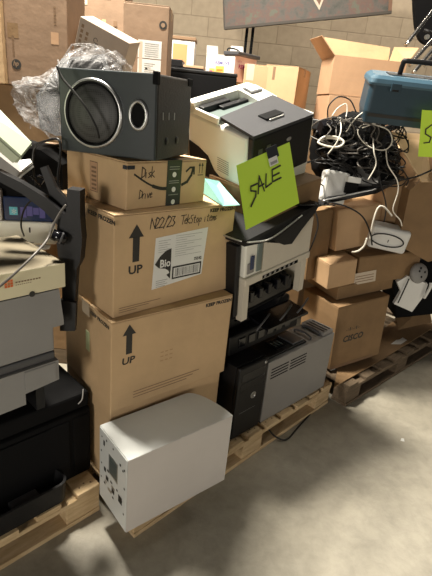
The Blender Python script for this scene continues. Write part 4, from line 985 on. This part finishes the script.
# grey round-headed webcam-like gadget with white straps
gd = thing('gadget', 'white plastic device with a grey perforated round head, right of the lower boxes', 'electronic device', at(412, 300, 2.62))
m = MB(); T = Matrix.Translation(at(417, 273, 2.60)) @ Matrix.Rotation(PI/2-.3, 4, 'X') @ Matrix.Rotation(.4, 4, 'Y')
m.lathe([(.058, 0), (.062, .012), (.055, .028), (.03, .036), (0, .037)], 'grey', 28, T)
for a, b_ in ((-.02, .012), (.022, .01), (.0, -.02), (-.012, .03)): m.lathe([(.007, 0), (.007, .001)], 'black', 10, T @ Matrix.Translation((a, b_, .0365)))
local(m.build('round_head'), gd)
m = MB(); P = [at(x, y, 2.585) for x, y in ((397, 282), (408, 276), (428, 284), (424, 296), (412, 312), (394, 304), (401, 292))]; m.prism(P, (0, .03, 0), 'white_plastic'); local(m.build('body'), gd)
m = MB(); m.tube([at(424, 298, 2.57), at(430, 288, 2.56), at(431, 283, 2.57)], .009, 'white_plastic', 10); local(m.build('side_arm'), gd)
m = MB(); m.tube([at(409, 279, 2.575), at(404, 290, 2.57), at(398, 303, 2.575)], .004, 'rubber', 8); local(m.build('strap'), gd)
eq = thing('black_equipment', 'dark equipment in the gap behind the round-headed device at right edge', 'equipment', at(420, 330, 3.0))
solid([(396, 318), (388, 220), (412, 225), (470, 215), (470, 310)], 2.95, .3, 'black_matte', eq, 'housing')
solid([(404, 262), (402, 230), (428, 236), (430, 258)], 2.75, .1, 'black', eq, 'side_module')

# small white papers on the weathered pallet
def scrap(name, label, pts, z, m='paper', cat='paper scrap'):
    mb = MB(); mb.slab([atz(x, y, z) for x, y in pts], .0015, m); o = mb.build(name); tag(o, label, cat)
scrap('paper_scrap', 'white card lying on the front edge of the weathered pallet', ((391, 344), (401, 344), (407, 340), (402, 337), (396, 340)), .155)
m = MB(); p = atz(331, 371, .141); m.box((0, 0, 0), (.035, .03, .035), 'white_plastic', .002); m.box((.004, -.001, .01), (.03, -.0002, .025), 'ink_grey'); o = m.build('white_plug'); o.location = p; o.rotation_euler = (0, 0, R(35)); tag(o, 'white plug block beside the silver-grey case, at the lowest logo box', 'plug')
scrap('paper_scrap', 'tiny white chip of debris on the open concrete floor at right', ((400.5, 440.5), (404.5, 441.5), (404, 438.5), (401.5, 438)), .003)
mb = MB(); mb.tube([atz(258, 421, .15), atz(266, 427, .10), atz(276, 437, .02), atz(287, 439, .006), atz(300, 425, .006), atz(322, 401, .006)], .0045, 'rubber', 8); o = mb.build('black_cable'); tag(o, 'black cable trailing from the black tower down to the floor', 'cable')

# ------------------------------------------------------------------ light
def area(name, loc, target, size, power, col=(1, .86, .68), sy=None):
    l = bpy.data.lights.new(name, 'AREA'); l.energy = power; l.color = col; l.size = size
    if sy: l.shape = 'RECTANGLE'; l.size_y = sy
    o = bpy.data.objects.new(name, l); C.objects.link(o); o.location = loc
    o.rotation_euler = (Vector(target)-Vector(loc)).to_track_quat('-Z', 'Y').to_euler(); return o
area('ceiling_lamp', (-1.0, 2.15, 4.0), (-.9, 2.1, 0),   .30, 400, (1, .93, .80), .6)
area('ceiling_lamp', (2.6, 3.7, 4.0), (2.0, 3.6, 0), .8, 50, (1, .91, .76))
area('ceiling_lamp', (1.2, 4.9, 4.1), (1.0, 5.3, 1), 2.6, 55, (1, .91, .76), .3)
area('front_fill', (6.2, -4.6, 1.3), (0, 1.6, 1.1), 1.6, 82, (1, .93, .82))  # unseen low fill added to light the box fronts and spare the floor
area('front_fill', (-2.6, -4.4, 1.5), (-.3, 1.6, 1.1), 1.2, 110, (1, .93, .82))  # second added fill, low at front left, for the left faces
w = bpy.data.worlds.new('hall_ambient'); bpy.context.scene.world = w; w.use_nodes = True
w.node_tree.nodes['Background'].inputs[0].default_value = (1, .93, .82, 1); w.node_tree.nodes['Background'].inputs[1].default_value = .02
vs = bpy.context.scene.view_settings; vs.view_transform = 'Standard'; vs.look = 'None'; vs.gamma = 1; vs.exposure = .25
